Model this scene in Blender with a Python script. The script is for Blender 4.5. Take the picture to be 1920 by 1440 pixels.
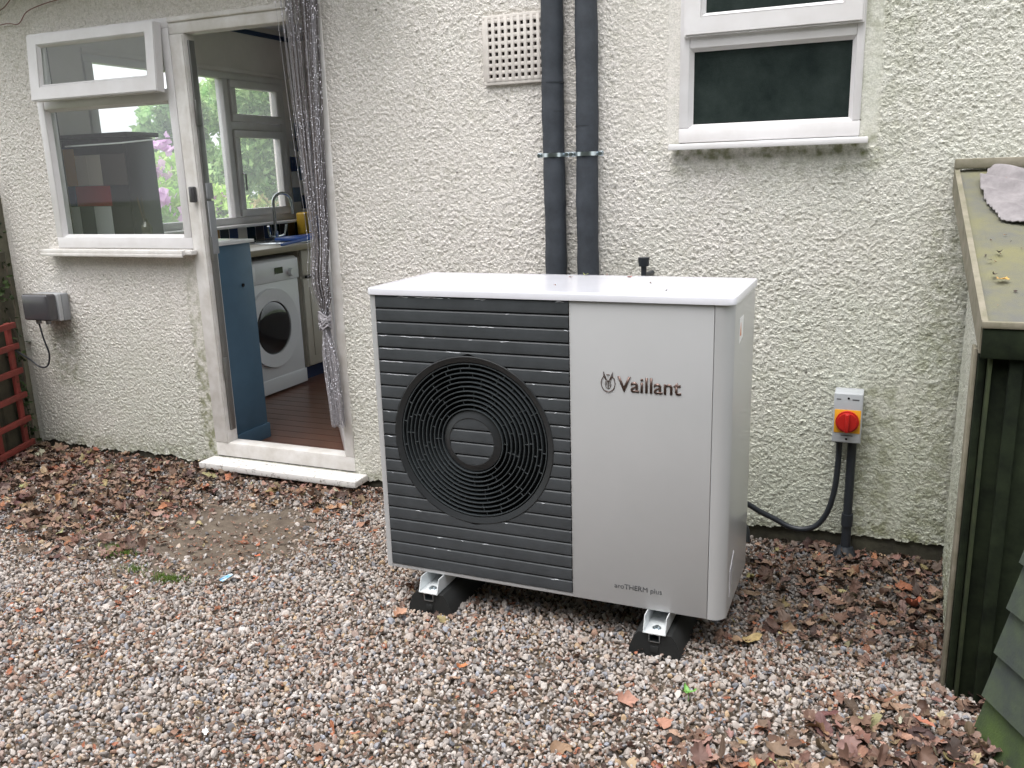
import bpy, bmesh, math, random
import numpy as np
from mathutils import Vector, Matrix
random.seed(7); rng = np.random.default_rng(7)
PI = math.pi
scn = bpy.context.scene
for o in list(bpy.data.objects): bpy.data.objects.remove(o)

# ---------------------------------------------------------------- camera
cd = bpy.data.cameras.new('camera'); cam = bpy.data.objects.new('camera', cd); scn.collection.objects.link(cam)
cd.sensor_width = 36; cd.lens = 30.477; cd.clip_start = 0.02; cd.clip_end = 500
A = Vector((0.92051979, 0.38958561, -0.02943422)); Bv = Vector((-0.06597167, 0.22925043, 0.97112923)); Fw = Vector((-0.38508578, 0.89200185, -0.23673117))
cam.matrix_world = Matrix(((A.x, Bv.x, -Fw.x, 1.44571), (A.y, Bv.y, -Fw.y, -2.25736), (A.z, Bv.z, -Fw.z, 1.37466), (0, 0, 0, 1)))
scn.camera = cam
# ---------------------------------------------------------------- sky and sun
W = bpy.data.worlds.new('World'); scn.world = W; W.use_nodes = True
wn = W.node_tree; wn.nodes.clear()
sky = wn.nodes.new('ShaderNodeTexSky'); sky.sky_type = 'NISHITA'; sky.sun_disc = False
SUN_EL, SUN_AZ = math.radians(70), math.radians(200)     # azimuth clockwise from +Y
sky.sun_elevation = SUN_EL; sky.sun_rotation = SUN_AZ; sky.air_density = 1.0; sky.dust_density = 6.0; sky.ozone_density = 1.0
hs = wn.nodes.new('ShaderNodeHueSaturation'); hs.inputs['Saturation'].default_value = 0.16; hs.inputs['Value'].default_value = 1.7
bg = wn.nodes.new('ShaderNodeBackground'); bg.inputs['Strength'].default_value = 0.15
wo = wn.nodes.new('ShaderNodeOutputWorld')
wn.links.new(sky.outputs[0], hs.inputs['Color']); cm = wn.nodes.new('ShaderNodeMix'); cm.data_type = 'RGBA'; cm.inputs['Factor'].default_value = .5; cm.inputs['B'].default_value = (7.4, 7.6, 8.0, 1)      # even cloud cover
wn.links.new(hs.outputs[0], cm.inputs['A']); wn.links.new(cm.outputs['Result'], bg.inputs['Color']); wn.links.new(bg.outputs[0], wo.inputs['Surface'])
sd = bpy.data.lights.new('sun', 'SUN'); sun = bpy.data.objects.new('sun', sd); scn.collection.objects.link(sun)
sd.energy = 0.6; sd.angle = math.radians(35); sd.color = (1.0, 0.97, 0.93)
dirv = Vector((math.sin(SUN_AZ) * math.cos(SUN_EL), math.cos(SUN_AZ) * math.cos(SUN_EL), math.sin(SUN_EL)))
sun.rotation_euler = (-dirv).to_track_quat('-Z', 'Y').to_euler()
scn.view_settings.view_transform = 'Standard'; scn.view_settings.look = 'None'; scn.view_settings.gamma = 1
scn.view_settings.exposure = 0.90
scn.render.engine = 'CYCLES'

# ---------------------------------------------------------------- materials
def mat(name, col=(.5, .5, .5), rough=.5, metal=0., spec=.5, coat=0., coat_rough=.1, trans=0., ior=1.45, var=0., vscale=6., bump=0., bscale=200., col2=None, detail=4., lo=.35, hi=.68):
    m = bpy.data.materials.new(name); m.use_nodes = True
    nt = m.node_tree; b = nt.nodes['Principled BSDF']
    b.inputs['Base Color'].default_value = (*col, 1); b.inputs['Roughness'].default_value = rough; b.inputs['Metallic'].default_value = metal
    b.inputs['Specular IOR Level'].default_value = spec; b.inputs['Coat Weight'].default_value = coat; b.inputs['Coat Roughness'].default_value = coat_rough
    b.inputs['Transmission Weight'].default_value = trans; b.inputs['IOR'].default_value = ior
    tc = nt.nodes.new('ShaderNodeTexCoord')
    if var or col2:
        n = nt.nodes.new('ShaderNodeTexNoise'); n.inputs['Scale'].default_value = vscale; n.inputs['Detail'].default_value = detail; n.inputs['Roughness'].default_value = .65
        nt.links.new(tc.outputs['Object'], n.inputs['Vector'])
        mx = nt.nodes.new('ShaderNodeMix'); mx.data_type = 'RGBA'
        mr = nt.nodes.new('ShaderNodeMapRange'); mr.inputs[1].default_value = lo; mr.inputs[2].default_value = hi
        nt.links.new(n.outputs['Fac'], mr.inputs[0]); nt.links.new(mr.outputs[0], mx.inputs['Factor'])
        c2 = col2 if col2 else tuple(min(1, c * (1 + var)) for c in col)
        c1 = col if col2 else tuple(c * (1 - var) for c in col)
        mx.inputs['A'].default_value = (*c1, 1); mx.inputs['B'].default_value = (*c2, 1)
        nt.links.new(mx.outputs['Result'], b.inputs['Base Color'])
    if bump:
        n = nt.nodes.new('ShaderNodeTexNoise'); n.inputs['Scale'].default_value = bscale; n.inputs['Detail'].default_value = 3
        nt.links.new(tc.outputs['Object'], n.inputs['Vector'])
        bp = nt.nodes.new('ShaderNodeBump'); bp.inputs['Strength'].default_value = bump; bp.inputs['Distance'].default_value = .002
        nt.links.new(n.outputs['Fac'], bp.inputs['Height']); nt.links.new(bp.outputs[0], b.inputs['Normal'])
    return m

def attr_mat(name, rough=.7, spec=.3, bump=0., bscale=300., trans=0.):
    m = mat(name, rough=rough, spec=spec, bump=bump, bscale=bscale); nt = m.node_tree; b = nt.nodes['Principled BSDF']
    a = nt.nodes.new('ShaderNodeAttribute'); a.attribute_name = 'Col'
    nt.links.new(a.outputs['Color'], b.inputs['Base Color'])
    if trans:
        t = nt.nodes.new('ShaderNodeBsdfTranslucent'); nt.links.new(a.outputs['Color'], t.inputs['Color'])
        ms = nt.nodes.new('ShaderNodeMixShader'); ms.inputs[0].default_value = trans
        nt.links.new(b.outputs[0], ms.inputs[1]); nt.links.new(t.outputs[0], ms.inputs[2]); nt.links.new(ms.outputs[0], nt.nodes['Material Output'].inputs['Surface'])
    return m

def N(nt, t, **kw):
    n = nt.nodes.new(t)
    for k, v in kw.items(): setattr(n, k, v)
    return n

def render_material():
    m = bpy.data.materials.new('roughcast_render'); m.use_nodes = True; nt = m.node_tree; L = nt.links; b = nt.nodes['Principled BSDF']
    b.inputs['Roughness'].default_value = .55; b.inputs['Specular IOR Level'].default_value = .35
    tc = N(nt, 'ShaderNodeTexCoord'); P = tc.outputs['Object']
    att = N(nt, 'ShaderNodeAttribute', attribute_name='rough')
    # relief: wormy lumps
    n1 = N(nt, 'ShaderNodeTexNoise'); n1.inputs['Scale'].default_value = 76; n1.inputs['Detail'].default_value = 4; n1.inputs['Roughness'].default_value = .58; n1.inputs['Distortion'].default_value = .2
    n2 = N(nt, 'ShaderNodeTexVoronoi', feature='SMOOTH_F1'); n2.inputs['Scale'].default_value = 84; n2.inputs['Smoothness'].default_value = .9
    wv = N(nt, 'ShaderNodeTexNoise'); wv.inputs['Scale'].default_value = 30
    mixv = N(nt, 'ShaderNodeVectorMath', operation='MULTIPLY_ADD'); mixv.inputs[1].default_value = (.02, .02, .02)
    L.new(P, wv.inputs['Vector']); L.new(wv.outputs['Color'], mixv.inputs[0]); L.new(P, mixv.inputs[2])
    L.new(P, n1.inputs['Vector']); L.new(mixv.outputs[0], n2.inputs['Vector'])
    r1 = N(nt, 'ShaderNodeMapRange'); r1.inputs[1].default_value = .25; r1.inputs[2].default_value = .75; L.new(n1.outputs['Fac'], r1.inputs[0])
    r2 = N(nt, 'ShaderNodeMapRange'); r2.inputs[1].default_value = .62; r2.inputs[2].default_value = .12; L.new(n2.outputs['Distance'], r2.inputs[0])
    ad = N(nt, 'ShaderNodeMath', operation='MULTIPLY_ADD'); ad.inputs[1].default_value = 1.5; L.new(r1.outputs[0], ad.inputs[0]); r2b = N(nt, 'ShaderNodeMath', operation='MULTIPLY'); r2b.inputs[1].default_value = .45; L.new(r2.outputs[0], r2b.inputs[0]); L.new(r2b.outputs[0], ad.inputs[2])
    fine = N(nt, 'ShaderNodeTexNoise'); fine.inputs['Scale'].default_value = 230; fine.inputs['Detail'].default_value = 2; L.new(P, fine.inputs['Vector'])
    ad2 = N(nt, 'ShaderNodeMath', operation='MULTIPLY_ADD'); ad2.inputs[1].default_value = .30; L.new(fine.outputs['Fac'], ad2.inputs[0]); L.new(ad.outputs[0], ad2.inputs[2])
    mlt = N(nt, 'ShaderNodeMath', operation='MULTIPLY'); L.new(ad2.outputs[0], mlt.inputs[0]); L.new(att.outputs['Fac'], mlt.inputs[1])
    dp = N(nt, 'ShaderNodeDisplacement'); dp.inputs['Scale'].default_value = .0050; dp.inputs['Midlevel'].default_value = 1.0
    L.new(mlt.outputs[0], dp.inputs['Height']); L.new(dp.outputs[0], nt.nodes['Material Output'].inputs['Displacement'])
    m.displacement_method = 'BOTH'
    # colour: old cream paint, green algae growing to the right and low down, brown weathering
    sx = N(nt, 'ShaderNodeSeparateXYZ'); L.new(P, sx.inputs[0])
    gx = N(nt, 'ShaderNodeMapRange', interpolation_type='SMOOTHSTEP'); gx.inputs[1].default_value = .1; gx.inputs[2].default_value = 1.5; L.new(sx.outputs['X'], gx.inputs[0])
    big = N(nt, 'ShaderNodeTexNoise'); big.inputs['Scale'].default_value = 1.6; big.inputs['Detail'].default_value = 6; big.inputs['Roughness'].default_value = .7; L.new(P, big.inputs['Vector'])
    low = N(nt, 'ShaderNodeMapRange'); low.inputs[1].default_value = 1.1; low.inputs[2].default_value = 0.; low.inputs[4].default_value = .65; L.new(sx.outputs['Z'], low.inputs[0])
    s1 = N(nt, 'ShaderNodeMath', operation='MULTIPLY_ADD'); s1.inputs[1].default_value = .62; L.new(gx.outputs[0], s1.inputs[0]); L.new(low.outputs[0], s1.inputs[2])
    s2 = N(nt, 'ShaderNodeMath', operation='MULTIPLY_ADD'); s2.inputs[1].default_value = 1.4; s2.inputs[2].default_value = -.75; L.new(big.outputs['Fac'], s2.inputs[0])
    s3 = N(nt, 'ShaderNodeMath', operation='ADD', use_clamp=True); L.new(s1.outputs[0], s3.inputs[0]); L.new(s2.outputs[0], s3.inputs[1])
    c1 = N(nt, 'ShaderNodeMix', data_type='RGBA'); c1.inputs['A'].default_value = (.685, .65, .612, 1); c1.inputs['B'].default_value = (.52, .54, .462, 1); L.new(s3.outputs[0], c1.inputs['Factor'])
    med = N(nt, 'ShaderNodeTexNoise'); med.inputs['Scale'].default_value = 14; med.inputs['Detail'].default_value = 6; med.inputs['Roughness'].default_value = .75; L.new(P, med.inputs['Vector'])
    mr = N(nt, 'ShaderNodeMapRange'); mr.inputs[1].default_value = .52; mr.inputs[2].default_value = .8; mr.inputs[4].default_value = .30; L.new(med.outputs['Fac'], mr.inputs[0])
    c2 = N(nt, 'ShaderNodeMix', data_type='RGBA'); c2.inputs['B'].default_value = (.30, .31, .20, 1); L.new(mr.outputs[0], c2.inputs['Factor']); L.new(c1.outputs['Result'], c2.inputs['A'])
    # dirt sits in the hollows of the relief
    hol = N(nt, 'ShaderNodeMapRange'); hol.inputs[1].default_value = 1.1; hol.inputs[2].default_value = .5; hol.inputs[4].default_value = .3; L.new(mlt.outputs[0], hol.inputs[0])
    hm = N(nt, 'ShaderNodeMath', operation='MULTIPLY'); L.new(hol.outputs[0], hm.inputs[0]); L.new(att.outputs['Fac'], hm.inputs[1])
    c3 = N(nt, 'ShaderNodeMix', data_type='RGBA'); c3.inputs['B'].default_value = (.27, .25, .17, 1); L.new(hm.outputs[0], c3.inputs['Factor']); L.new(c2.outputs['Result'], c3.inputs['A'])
    sp2 = N(nt, 'ShaderNodeTexNoise'); sp2.inputs['Scale'].default_value = 190; sp2.inputs['Detail'].default_value = 3; L.new(P, sp2.inputs['Vector'])
    sp3 = N(nt, 'ShaderNodeMapRange'); sp3.inputs[1].default_value = .3; sp3.inputs[2].default_value = .7; sp3.inputs[3].default_value = .80; sp3.inputs[4].default_value = 1.16; L.new(sp2.outputs['Fac'], sp3.inputs[0])
    vm = N(nt, 'ShaderNodeVectorMath', operation='SCALE'); L.new(c3.outputs['Result'], vm.inputs[0]); L.new(sp3.outputs[0], vm.inputs['Scale'])
    # stain attribute (moss under sills, drips)
    st = N(nt, 'ShaderNodeAttribute', attribute_name='stain')
    sn = N(nt, 'ShaderNodeTexNoise'); sn.inputs['Scale'].default_value = 35; sn.inputs['Detail'].default_value = 5; L.new(P, sn.inputs['Vector'])
    sr = N(nt, 'ShaderNodeMapRange'); sr.inputs[1].default_value = .4; sr.inputs[2].default_value = .62; L.new(sn.outputs['Fac'], sr.inputs[0])
    sm = N(nt, 'ShaderNodeMath', operation='MULTIPLY'); L.new(st.outputs['Fac'], sm.inputs[0]); L.new(sr.outputs[0], sm.inputs[1])
    c4 = N(nt, 'ShaderNodeMix', data_type='RGBA'); c4.inputs['B'].default_value = (.17, .18, .085, 1); L.new(sm.outputs[0], c4.inputs['Factor']); L.new(vm.outputs[0], c4.inputs['A'])
    # sparse black specks
    sp = N(nt, 'ShaderNodeTexVoronoi'); sp.inputs['Scale'].default_value = 9; L.new(P, sp.inputs['Vector'])
    spr = N(nt, 'ShaderNodeMapRange'); spr.inputs[1].default_value = .055; spr.inputs[2].default_value = .03; spr.inputs[4].default_value = .8; L.new(sp.outputs['Distance'], spr.inputs[0])
    c5 = N(nt, 'ShaderNodeMix', data_type='RGBA'); c5.inputs['B'].default_value = (.07, .06, .05, 1); L.new(spr.outputs[0], c5.inputs['Factor']); L.new(c4.outputs['Result'], c5.inputs['A'])
    L.new(c5.outputs['Result'], b.inputs['Base Color'])
    return m

M = {}
M['render'] = render_material()
M['upvc'] = mat('white_upvc', (.70, .685, .69), .3, spec=.45, col2=(.62, .60, .595), vscale=5, bump=.02)
M['upvc_old'] = mat('weathered_upvc', (.70, .68, .66), .45, col2=(.54, .51, .47), vscale=9, bump=.05)
M['grimy'] = mat('grimy_white_sill', (.68, .66, .64), .5, col2=(.16, .14, .12), vscale=55, detail=6, lo=.56, hi=.70, bump=.2)
M['rubber'] = mat('window_gasket', (.03, .03, .03), .6)
def glass_mat(name, tint=(1, 1, 1), veil=.02):
    m = bpy.data.materials.new(name); m.use_nodes = True; nt = m.node_tree; nt.nodes.clear()
    t = N(nt, 'ShaderNodeBsdfTransparent'); t.inputs[0].default_value = (*tint, 1)
    g = N(nt, 'ShaderNodeBsdfGlossy'); g.inputs['Roughness'].default_value = .02
    f = N(nt, 'ShaderNodeFresnel'); f.inputs['IOR'].default_value = 1.5
    mx = N(nt, 'ShaderNodeMixShader'); o = N(nt, 'ShaderNodeOutputMaterial')
    ge = N(nt, 'ShaderNodeNewGeometry'); inv = N(nt, 'ShaderNodeMath', operation='SUBTRACT'); inv.inputs[0].default_value = 1; nt.links.new(ge.outputs['Backfacing'], inv.inputs[1])
    fm = N(nt, 'ShaderNodeMath', operation='MULTIPLY'); nt.links.new(f.outputs[0], fm.inputs[0]); nt.links.new(inv.outputs[0], fm.inputs[1])
    nt.links.new(fm.outputs[0], mx.inputs[0])
    du = N(nt, 'ShaderNodeBsdfTranslucent'); du.inputs[0].default_value = (.9, .92, .95, 1); md_ = N(nt, 'ShaderNodeMixShader'); md_.inputs[0].default_value = veil  # pale translucent share stands in for haze and glare on the panes
    nt.links.new(t.outputs[0], md_.inputs[1]); nt.links.new(du.outputs[0], md_.inputs[2]); nt.links.new(md_.outputs[0], mx.inputs[1]); nt.links.new(g.outputs[0], mx.inputs[2]); nt.links.new(mx.outputs[0], o.inputs[0])
    return m
M['glass'] = glass_mat('window_glass', (.95, .97, .96), .045); M['kglass'] = glass_mat('veiled_window_glass', (1, 1, 1), .10)  # kitchen side panes carry more of the painted glare
M['obscure'] = mat('obscured_dark_glass', (.013, .019, .018), .20, spec=.45, col2=(.030, .040, .037), vscale=7, detail=9, bump=.35, bscale=340)
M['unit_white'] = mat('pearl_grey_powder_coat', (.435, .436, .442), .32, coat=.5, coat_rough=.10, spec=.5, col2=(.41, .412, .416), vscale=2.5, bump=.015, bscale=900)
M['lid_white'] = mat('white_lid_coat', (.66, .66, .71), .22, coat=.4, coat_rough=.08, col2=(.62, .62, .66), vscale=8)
M['grille'] = mat('anthracite_grille_plastic', (.050, .055, .060), .42, spec=.45, var=.15, vscale=12, bump=.04)
M['grille_dark'] = mat('black_fan_guard', (.022, .024, .026), .38, spec=.5)
M['cavity'] = mat('fan_cavity', (.006, .007, .008), .9, spec=.1)
M['black_rubber'] = mat('black_rubber', (.014, .015, .015), .75, bump=.2, bscale=150)
M['lagging'] = mat('black_pipe_lagging', (.036, .042, .052), .7, var=.18, vscale=18, bump=.35, bscale=260)
M['cable'] = mat('black_conduit', (.022, .026, .032), .42)
M['zinc'] = mat('zinc_plated_steel', (.62, .68, .72), .28, metal=1)
M['channel'] = mat('white_steel_channel', (.72, .75, .76), .3, metal=.25)
M['chrome'] = mat('dark_reflection_chrome', (.10, .065, .055), .3, metal=.6)  # brown base colour holds the dark trees the chrome would reflect
M['print'] = mat('grey_print', (.07, .075, .08), .5)
M['iso_grey'] = mat('light_grey_plastic', (.40, .42, .44), .4, var=.03)
M['iso_yellow'] = mat('yellow_plate', (.70, .33, .02), .45)
M['iso_red'] = mat('red_rotary_knob', (.42, .014, .011), .35, coat=.3)
M['sock_dark'] = mat('smoked_plastic_cover', (.060, .058, .062), .22, coat=.3)
M['sock_grey'] = mat('grey_plastic_box', (.27, .28, .29), .45, var=.1)
M['plinth'] = mat('damp_plinth', (.045, .042, .032), .9, col2=(.09, .085, .06), vscale=18, bump=.6, bscale=90)
M['soil'] = mat('damp_soil', (.075, .056, .042), .9, col2=(.15, .12, .09), vscale=16, bump=1.0, bscale=120, detail=8)
M['stone'] = attr_mat('gravel_stone', .6, .35, bump=.25, bscale=350)
M['leaf'] = attr_mat('dead_leaf', .6, .3, bump=.3, bscale=250)
M['foliage'] = attr_mat('garden_foliage', .55, .3, trans=.5)
M['bark'] = mat('bark', (.09, .07, .05), .9, col2=(.16, .13, .10), vscale=12, bump=.8, bscale=40)
M['grass'] = mat('garden_ground', (.06, .10, .03), .9, col2=(.12, .14, .05), vscale=3)
M['plaster'] = mat('kitchen_plaster', (.72, .68, .66), .8, var=.04)
M['ceiling'] = mat('kitchen_ceiling', (.66, .65, .68), .8)
M['trimblue'] = mat('dark_blue_border', (.03, .05, .11), .6)
M['bluepaint'] = mat('blue_painted_board', (.060, .125, .19), .5, col2=(.05, .105, .16), vscale=5, bump=.05)
M['appliance'] = mat('white_appliance_enamel', (.68, .69, .71), .3, coat=.2)
M['dglass'] = mat('dark_porthole', (.012, .013, .015), .08, coat=.6)
M['display'] = mat('black_display', (.01, .01, .012), .15)
M['cream'] = mat('cream_cabinet', (.50, .47, .40), .5, var=.03)
M['worktop'] = mat('laminate_worktop', (.56, .52, .44), .3, col2=(.48, .44, .36), vscale=30)
M['woodedge'] = mat('worktop_edge', (.26, .22, .15), .5)
M['laminate'] = mat('reddish_brown_laminate_floor', (.16, .075, .05), .3, col2=(.11, .055, .04), vscale=7)
M['steel'] = mat('brushed_steel', (.55, .58, .58), .2, metal=1)
M['tile_r'] = mat('red_tile', (.36, .05, .045), .2); M['tile_c'] = mat('cream_tile', (.74, .70, .62), .2); M['tile_g'] = mat('dark_green_tile', (.02, .035, .03), .2)
M['tile_o'] = mat('ochre_tile', (.48, .28, .10), .25); M['tile_b'] = mat('grey_blue_tile', (.20, .26, .36), .25); M['tile_w'] = mat('white_tile', (.68, .68, .68), .2); M['tile_n'] = mat('navy_tile', (.03, .05, .12), .2)
M['tile_k'] = mat('near_black_tile', (.07, .06, .06), .3); M['tile_t'] = mat('taupe_tile', (.42, .38, .33), .3)
M['yellow'] = mat('yellow_plastic', (.65, .40, .04), .4); M['bluep'] = mat('blue_plastic', (.03, .10, .38), .35); M['whitep'] = mat('white_plastic', (.75, .75, .75), .3)
M['bottle'] = mat('smoky_glass_bottle', (.09, .08, .06), .12, coat=.5); M['reed'] = mat('reed', (.14, .10, .07), .8)
M['strand'] = mat('lilac_silver_thread', (.33, .315, .335), .5, metal=.15)
M['bead'] = mat('silver_bead', (.85, .84, .88), .1, metal=1)
M['redwood'] = mat('red_stained_trellis', (.26, .045, .035), .7, col2=(.17, .04, .03), vscale=14, bump=.3)
M['darkfence'] = mat('dark_weathered_fence', (.05, .045, .03), .9, col2=(.09, .08, .05), vscale=10, bump=.4)
M['felt'] = mat('grey_mineral_roof_felt', (.125, .125, .112), .95, col2=(.185, .175, .085), vscale=6, bump=.5, bscale=500, detail=6)
M['palewood'] = mat('pale_mossy_timber', (.25, .225, .175), .8, col2=(.16, .15, .10), vscale=18, bump=.4, bscale=60)
M['greenwood'] = mat('algae_green_timber', (.045, .055, .028), .85, col2=(.025, .032, .02), vscale=16, bump=.4, bscale=60)
M['darkwood'] = mat('black_green_boards', (.009, .012, .008), .9, col2=(.022, .030, .016), vscale=11, bump=.5, bscale=50)
for k_ in ('darkwood', 'greenwood'): M[k_].node_tree.nodes['Principled BSDF'].inputs['Specular IOR Level'].default_value = .12
M['clap'] = mat('grey_green_cladding', (.042, .052, .047), .8, col2=(.062, .082, .050), vscale=14, bump=.5, bscale=80)
M['cloth'] = mat('pinkish_grey_rag', (.27, .25, .255), .95, col2=(.18, .165, .17), vscale=22, bump=.5, bscale=500)
M['wrapper'] = mat('blue_foil_wrapper', (.10, .45, .75), .2, metal=.4, col2=(.75, .8, .85), vscale=50)
M['paperbit'] = mat('white_scrap', (.8, .8, .78), .5)
M['sprout'] = mat('fresh_green_leaf', (.13, .32, .06), .45)
M['lip_glint'] = mat('painted_lip_glint', (.78, .80, .84), .15, metal=0.)  # pale colour stands in for sky glints on the slat lips
M['sticker'] = mat('white_sticker', (.78, .78, .78), .4); M['orange'] = mat('orange_triangle', (.55, .18, .05), .5)

# ---------------------------------------------------------------- mesh helpers
def link(name, me, parent=None):
    o = bpy.data.objects.new(name, me); scn.collection.objects.link(o)
    if parent is not None: o.parent = parent
    return o
def tag(o, label=None, cat=None, group=None, kind=None):
    if label: o['label'] = label
    if cat: o['category'] = cat
    if group: o['group'] = group
    if kind: o['kind'] = kind
    return o
def thing(name, label, cat, group=None):
    o = bpy.data.objects.new(name, None); scn.collection.objects.link(o); o.empty_display_size = .1
    return tag(o, label, cat, group)

class MB:
    def __init__(s): s.bm = bmesh.new()
    def _merge(s, t):
        me = bpy.data.meshes.new('t'); t.to_mesh(me); t.free(); s.bm.from_mesh(me); bpy.data.meshes.remove(me)
    def box(s, x0, x1, y0, y1, z0, z1, bev=0, seg=2, M4=None, axis=None):
        t = bmesh.new(); bmesh.ops.create_cube(t, size=1)
        for v in t.verts: v.co = Vector((x0 + (v.co.x + .5) * (x1 - x0), y0 + (v.co.y + .5) * (y1 - y0), z0 + (v.co.z + .5) * (z1 - z0)))
        if bev:
            ed = t.edges[:] if axis is None else [e for e in t.edges if abs((e.verts[0].co - e.verts[1].co)[axis]) > 1e-6]
            bmesh.ops.bevel(t, geom=ed, offset=bev, segments=seg, profile=.5, affect='EDGES', clamp_overlap=True)
        if M4 is not None: t.transform(M4)
        s._merge(t); return s
    def cyl(s, p0, p1, r, seg=20, r2=None, cap=True):
        p0, p1 = Vector(p0), Vector(p1); d = p1 - p0
        t = bmesh.new(); bmesh.ops.create_cone(t, cap_ends=cap, segments=seg, radius1=r, radius2=r if r2 is None else r2, depth=d.length)
        t.transform(Matrix.Translation((p0 + p1) / 2) @ d.to_track_quat('Z', 'Y').to_matrix().to_4x4()); s._merge(t); return s
    def tube(s, pts, r, seg=8, cap=True):
        pts = [Vector(p) for p in pts]; rs = r if isinstance(r, (list, tuple)) else [r] * len(pts); rings = []
        up = Vector((0, 0, 1)); prev = None
        for i, p in enumerate(pts):
            d = (pts[min(i + 1, len(pts) - 1)] - pts[max(i - 1, 0)])
            if d.length < 1e-9: d = Vector((0, 0, 1))
            d.normalize()
            a = prev - d * prev.dot(d) if prev is not None else (up.cross(d) if abs(d.dot(up)) < .9 else Vector((1, 0, 0)).cross(d))
            if a.length < 1e-6: a = Vector((1, 0, 0)).cross(d)
            a.normalize(); prev = a; b = d.cross(a)
            rings.append([s.bm.verts.new(p + (a * math.cos(2 * PI * k / seg) + b * math.sin(2 * PI * k / seg)) * rs[i]) for k in range(seg)])
        for i in range(len(rings) - 1):
            for k in range(seg): s.bm.faces.new((rings[i][k], rings[i][(k + 1) % seg], rings[i + 1][(k + 1) % seg], rings[i + 1][k]))
        if cap: s.bm.faces.new(rings[0][::-1]); s.bm.faces.new(rings[-1])
        return s
    def prism(s, poly, fn, a, b):
        """poly 2D points, fn(u,v,w)->xyz, extruded w from a to b"""
        va = [s.bm.verts.new(fn(u, v, a)) for u, v in poly]; vb = [s.bm.verts.new(fn(u, v, b)) for u, v in poly]
        n = len(poly)
        for i in range(n): s.bm.faces.new((va[i], va[(i + 1) % n], vb[(i + 1) % n], vb[i]))
        s.bm.faces.new(va[::-1]); s.bm.faces.new(vb); return s
    def quad(s, *p): s.bm.faces.new([s.bm.verts.new(q) for q in p]); return s
    def sphere(s, c, r, sub=2, sc=(1, 1, 1)):
        t = bmesh.new(); bmesh.ops.create_icosphere(t, subdivisions=sub, radius=r)
        t.transform(Matrix.Translation(c) @ Matrix.Diagonal((*sc, 1))); s._merge(t); return s
    def build(s, name, m, parent=None, smooth=True, angle=35, recalc=True):
        if recalc: bmesh.ops.recalc_face_normals(s.bm, faces=s.bm.faces[:])
        me = bpy.data.meshes.new(name); s.bm.to_mesh(me); s.bm.free(); me.materials.append(m)
        if smooth and len(me.polygons):
            me.polygons.foreach_set('use_smooth', [True] * len(me.polygons))
            try: me.set_sharp_from_angle(angle=math.radians(angle))
            except Exception: pass
        return link(name, me, parent)

def np_mesh(name, V, F, m, parent=None, smooth=False, col=None, attrs=None):
    """V (n,3); F (k,3|4) int; col (n,3) point colours"""
    me = bpy.data.meshes.new(name); k = F.shape[1]
    me.vertices.add(len(V)); me.vertices.foreach_set('co', np.ascontiguousarray(V, dtype=np.float32).ravel())
    me.loops.add(F.size); me.loops.foreach_set('vertex_index', np.ascontiguousarray(F, dtype=np.int32).ravel())
    me.polygons.add(len(F)); me.polygons.foreach_set('loop_start', np.arange(0, F.size, k, dtype=np.int32))
    me.polygons.foreach_set('use_smooth', np.full(len(F), smooth, dtype=bool))
    me.update(calc_edges=True)
    if col is not None:
        a = me.attributes.new('Col', 'FLOAT_COLOR', 'POINT'); c4 = np.ones((len(V), 4), np.float32); c4[:, :3] = col; a.data.foreach_set('color', c4.ravel())
    for an, av in (attrs or {}).items():
        a = me.attributes.new(an, 'FLOAT', 'POINT'); a.data.foreach_set('value', av.astype(np.float32))
    me.materials.append(m); return link(name, me, parent)

def sstep(a, b, x): t = np.clip((x - a) / (b - a), 0, 1); return t * t * (3 - 2 * t)

# ================================================================ SETTING: ground
def wavy(x, y, s=1.0):
    return np.sin(x * 2.1 * s + 1.3 * np.sin(y * 1.7 * s)) * np.cos(y * 2.6 * s + .7 * np.sin(x * 3.1 * s))
def ground_z(x, y): return .006 * wavy(x, y) - .002
def soil_mask(x, y):
    # bare damp earth patch in front of the doorway
    u = (x + .93) * .95 + (y - .25) * .25; v = (y - .25) * 1.0 - (x + .93) * .35
    return 1 - sstep(.55, 1.25, np.sqrt((u / .42) ** 2 + (v / .42) ** 2) + .20 * wavy(x, y, 5) + .12 * wavy(x + 1, y, 13))
gx, gy = np.meshgrid(np.linspace(-3.4, 3.0, 321), np.linspace(-3.2, .93, 208))
gz = ground_z(gx, gy) - .006 + .011 * soil_mask(gx, gy) + .002 * wavy(gx, gy, 14)
gv = np.stack([gx, gy, gz], -1).reshape(-1, 3); nx = gx.shape[1]; idx = np.arange(gx.size).reshape(gx.shape)
gf = np.stack([idx[:-1, :-1], idx[:-1, 1:], idx[1:, 1:], idx[1:, :-1]], -1).reshape(-1, 4)
tag(np_mesh('ground', gv, gf, M['soil'], smooth=True), kind='structure')
g = MB(); g.quad((-60, -60, -.05), (60, -60, -.05), (60, 60, -.05), (-60, 60, -.05)); tag(g.build('garden_ground', M['grass']), kind='structure')

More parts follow.
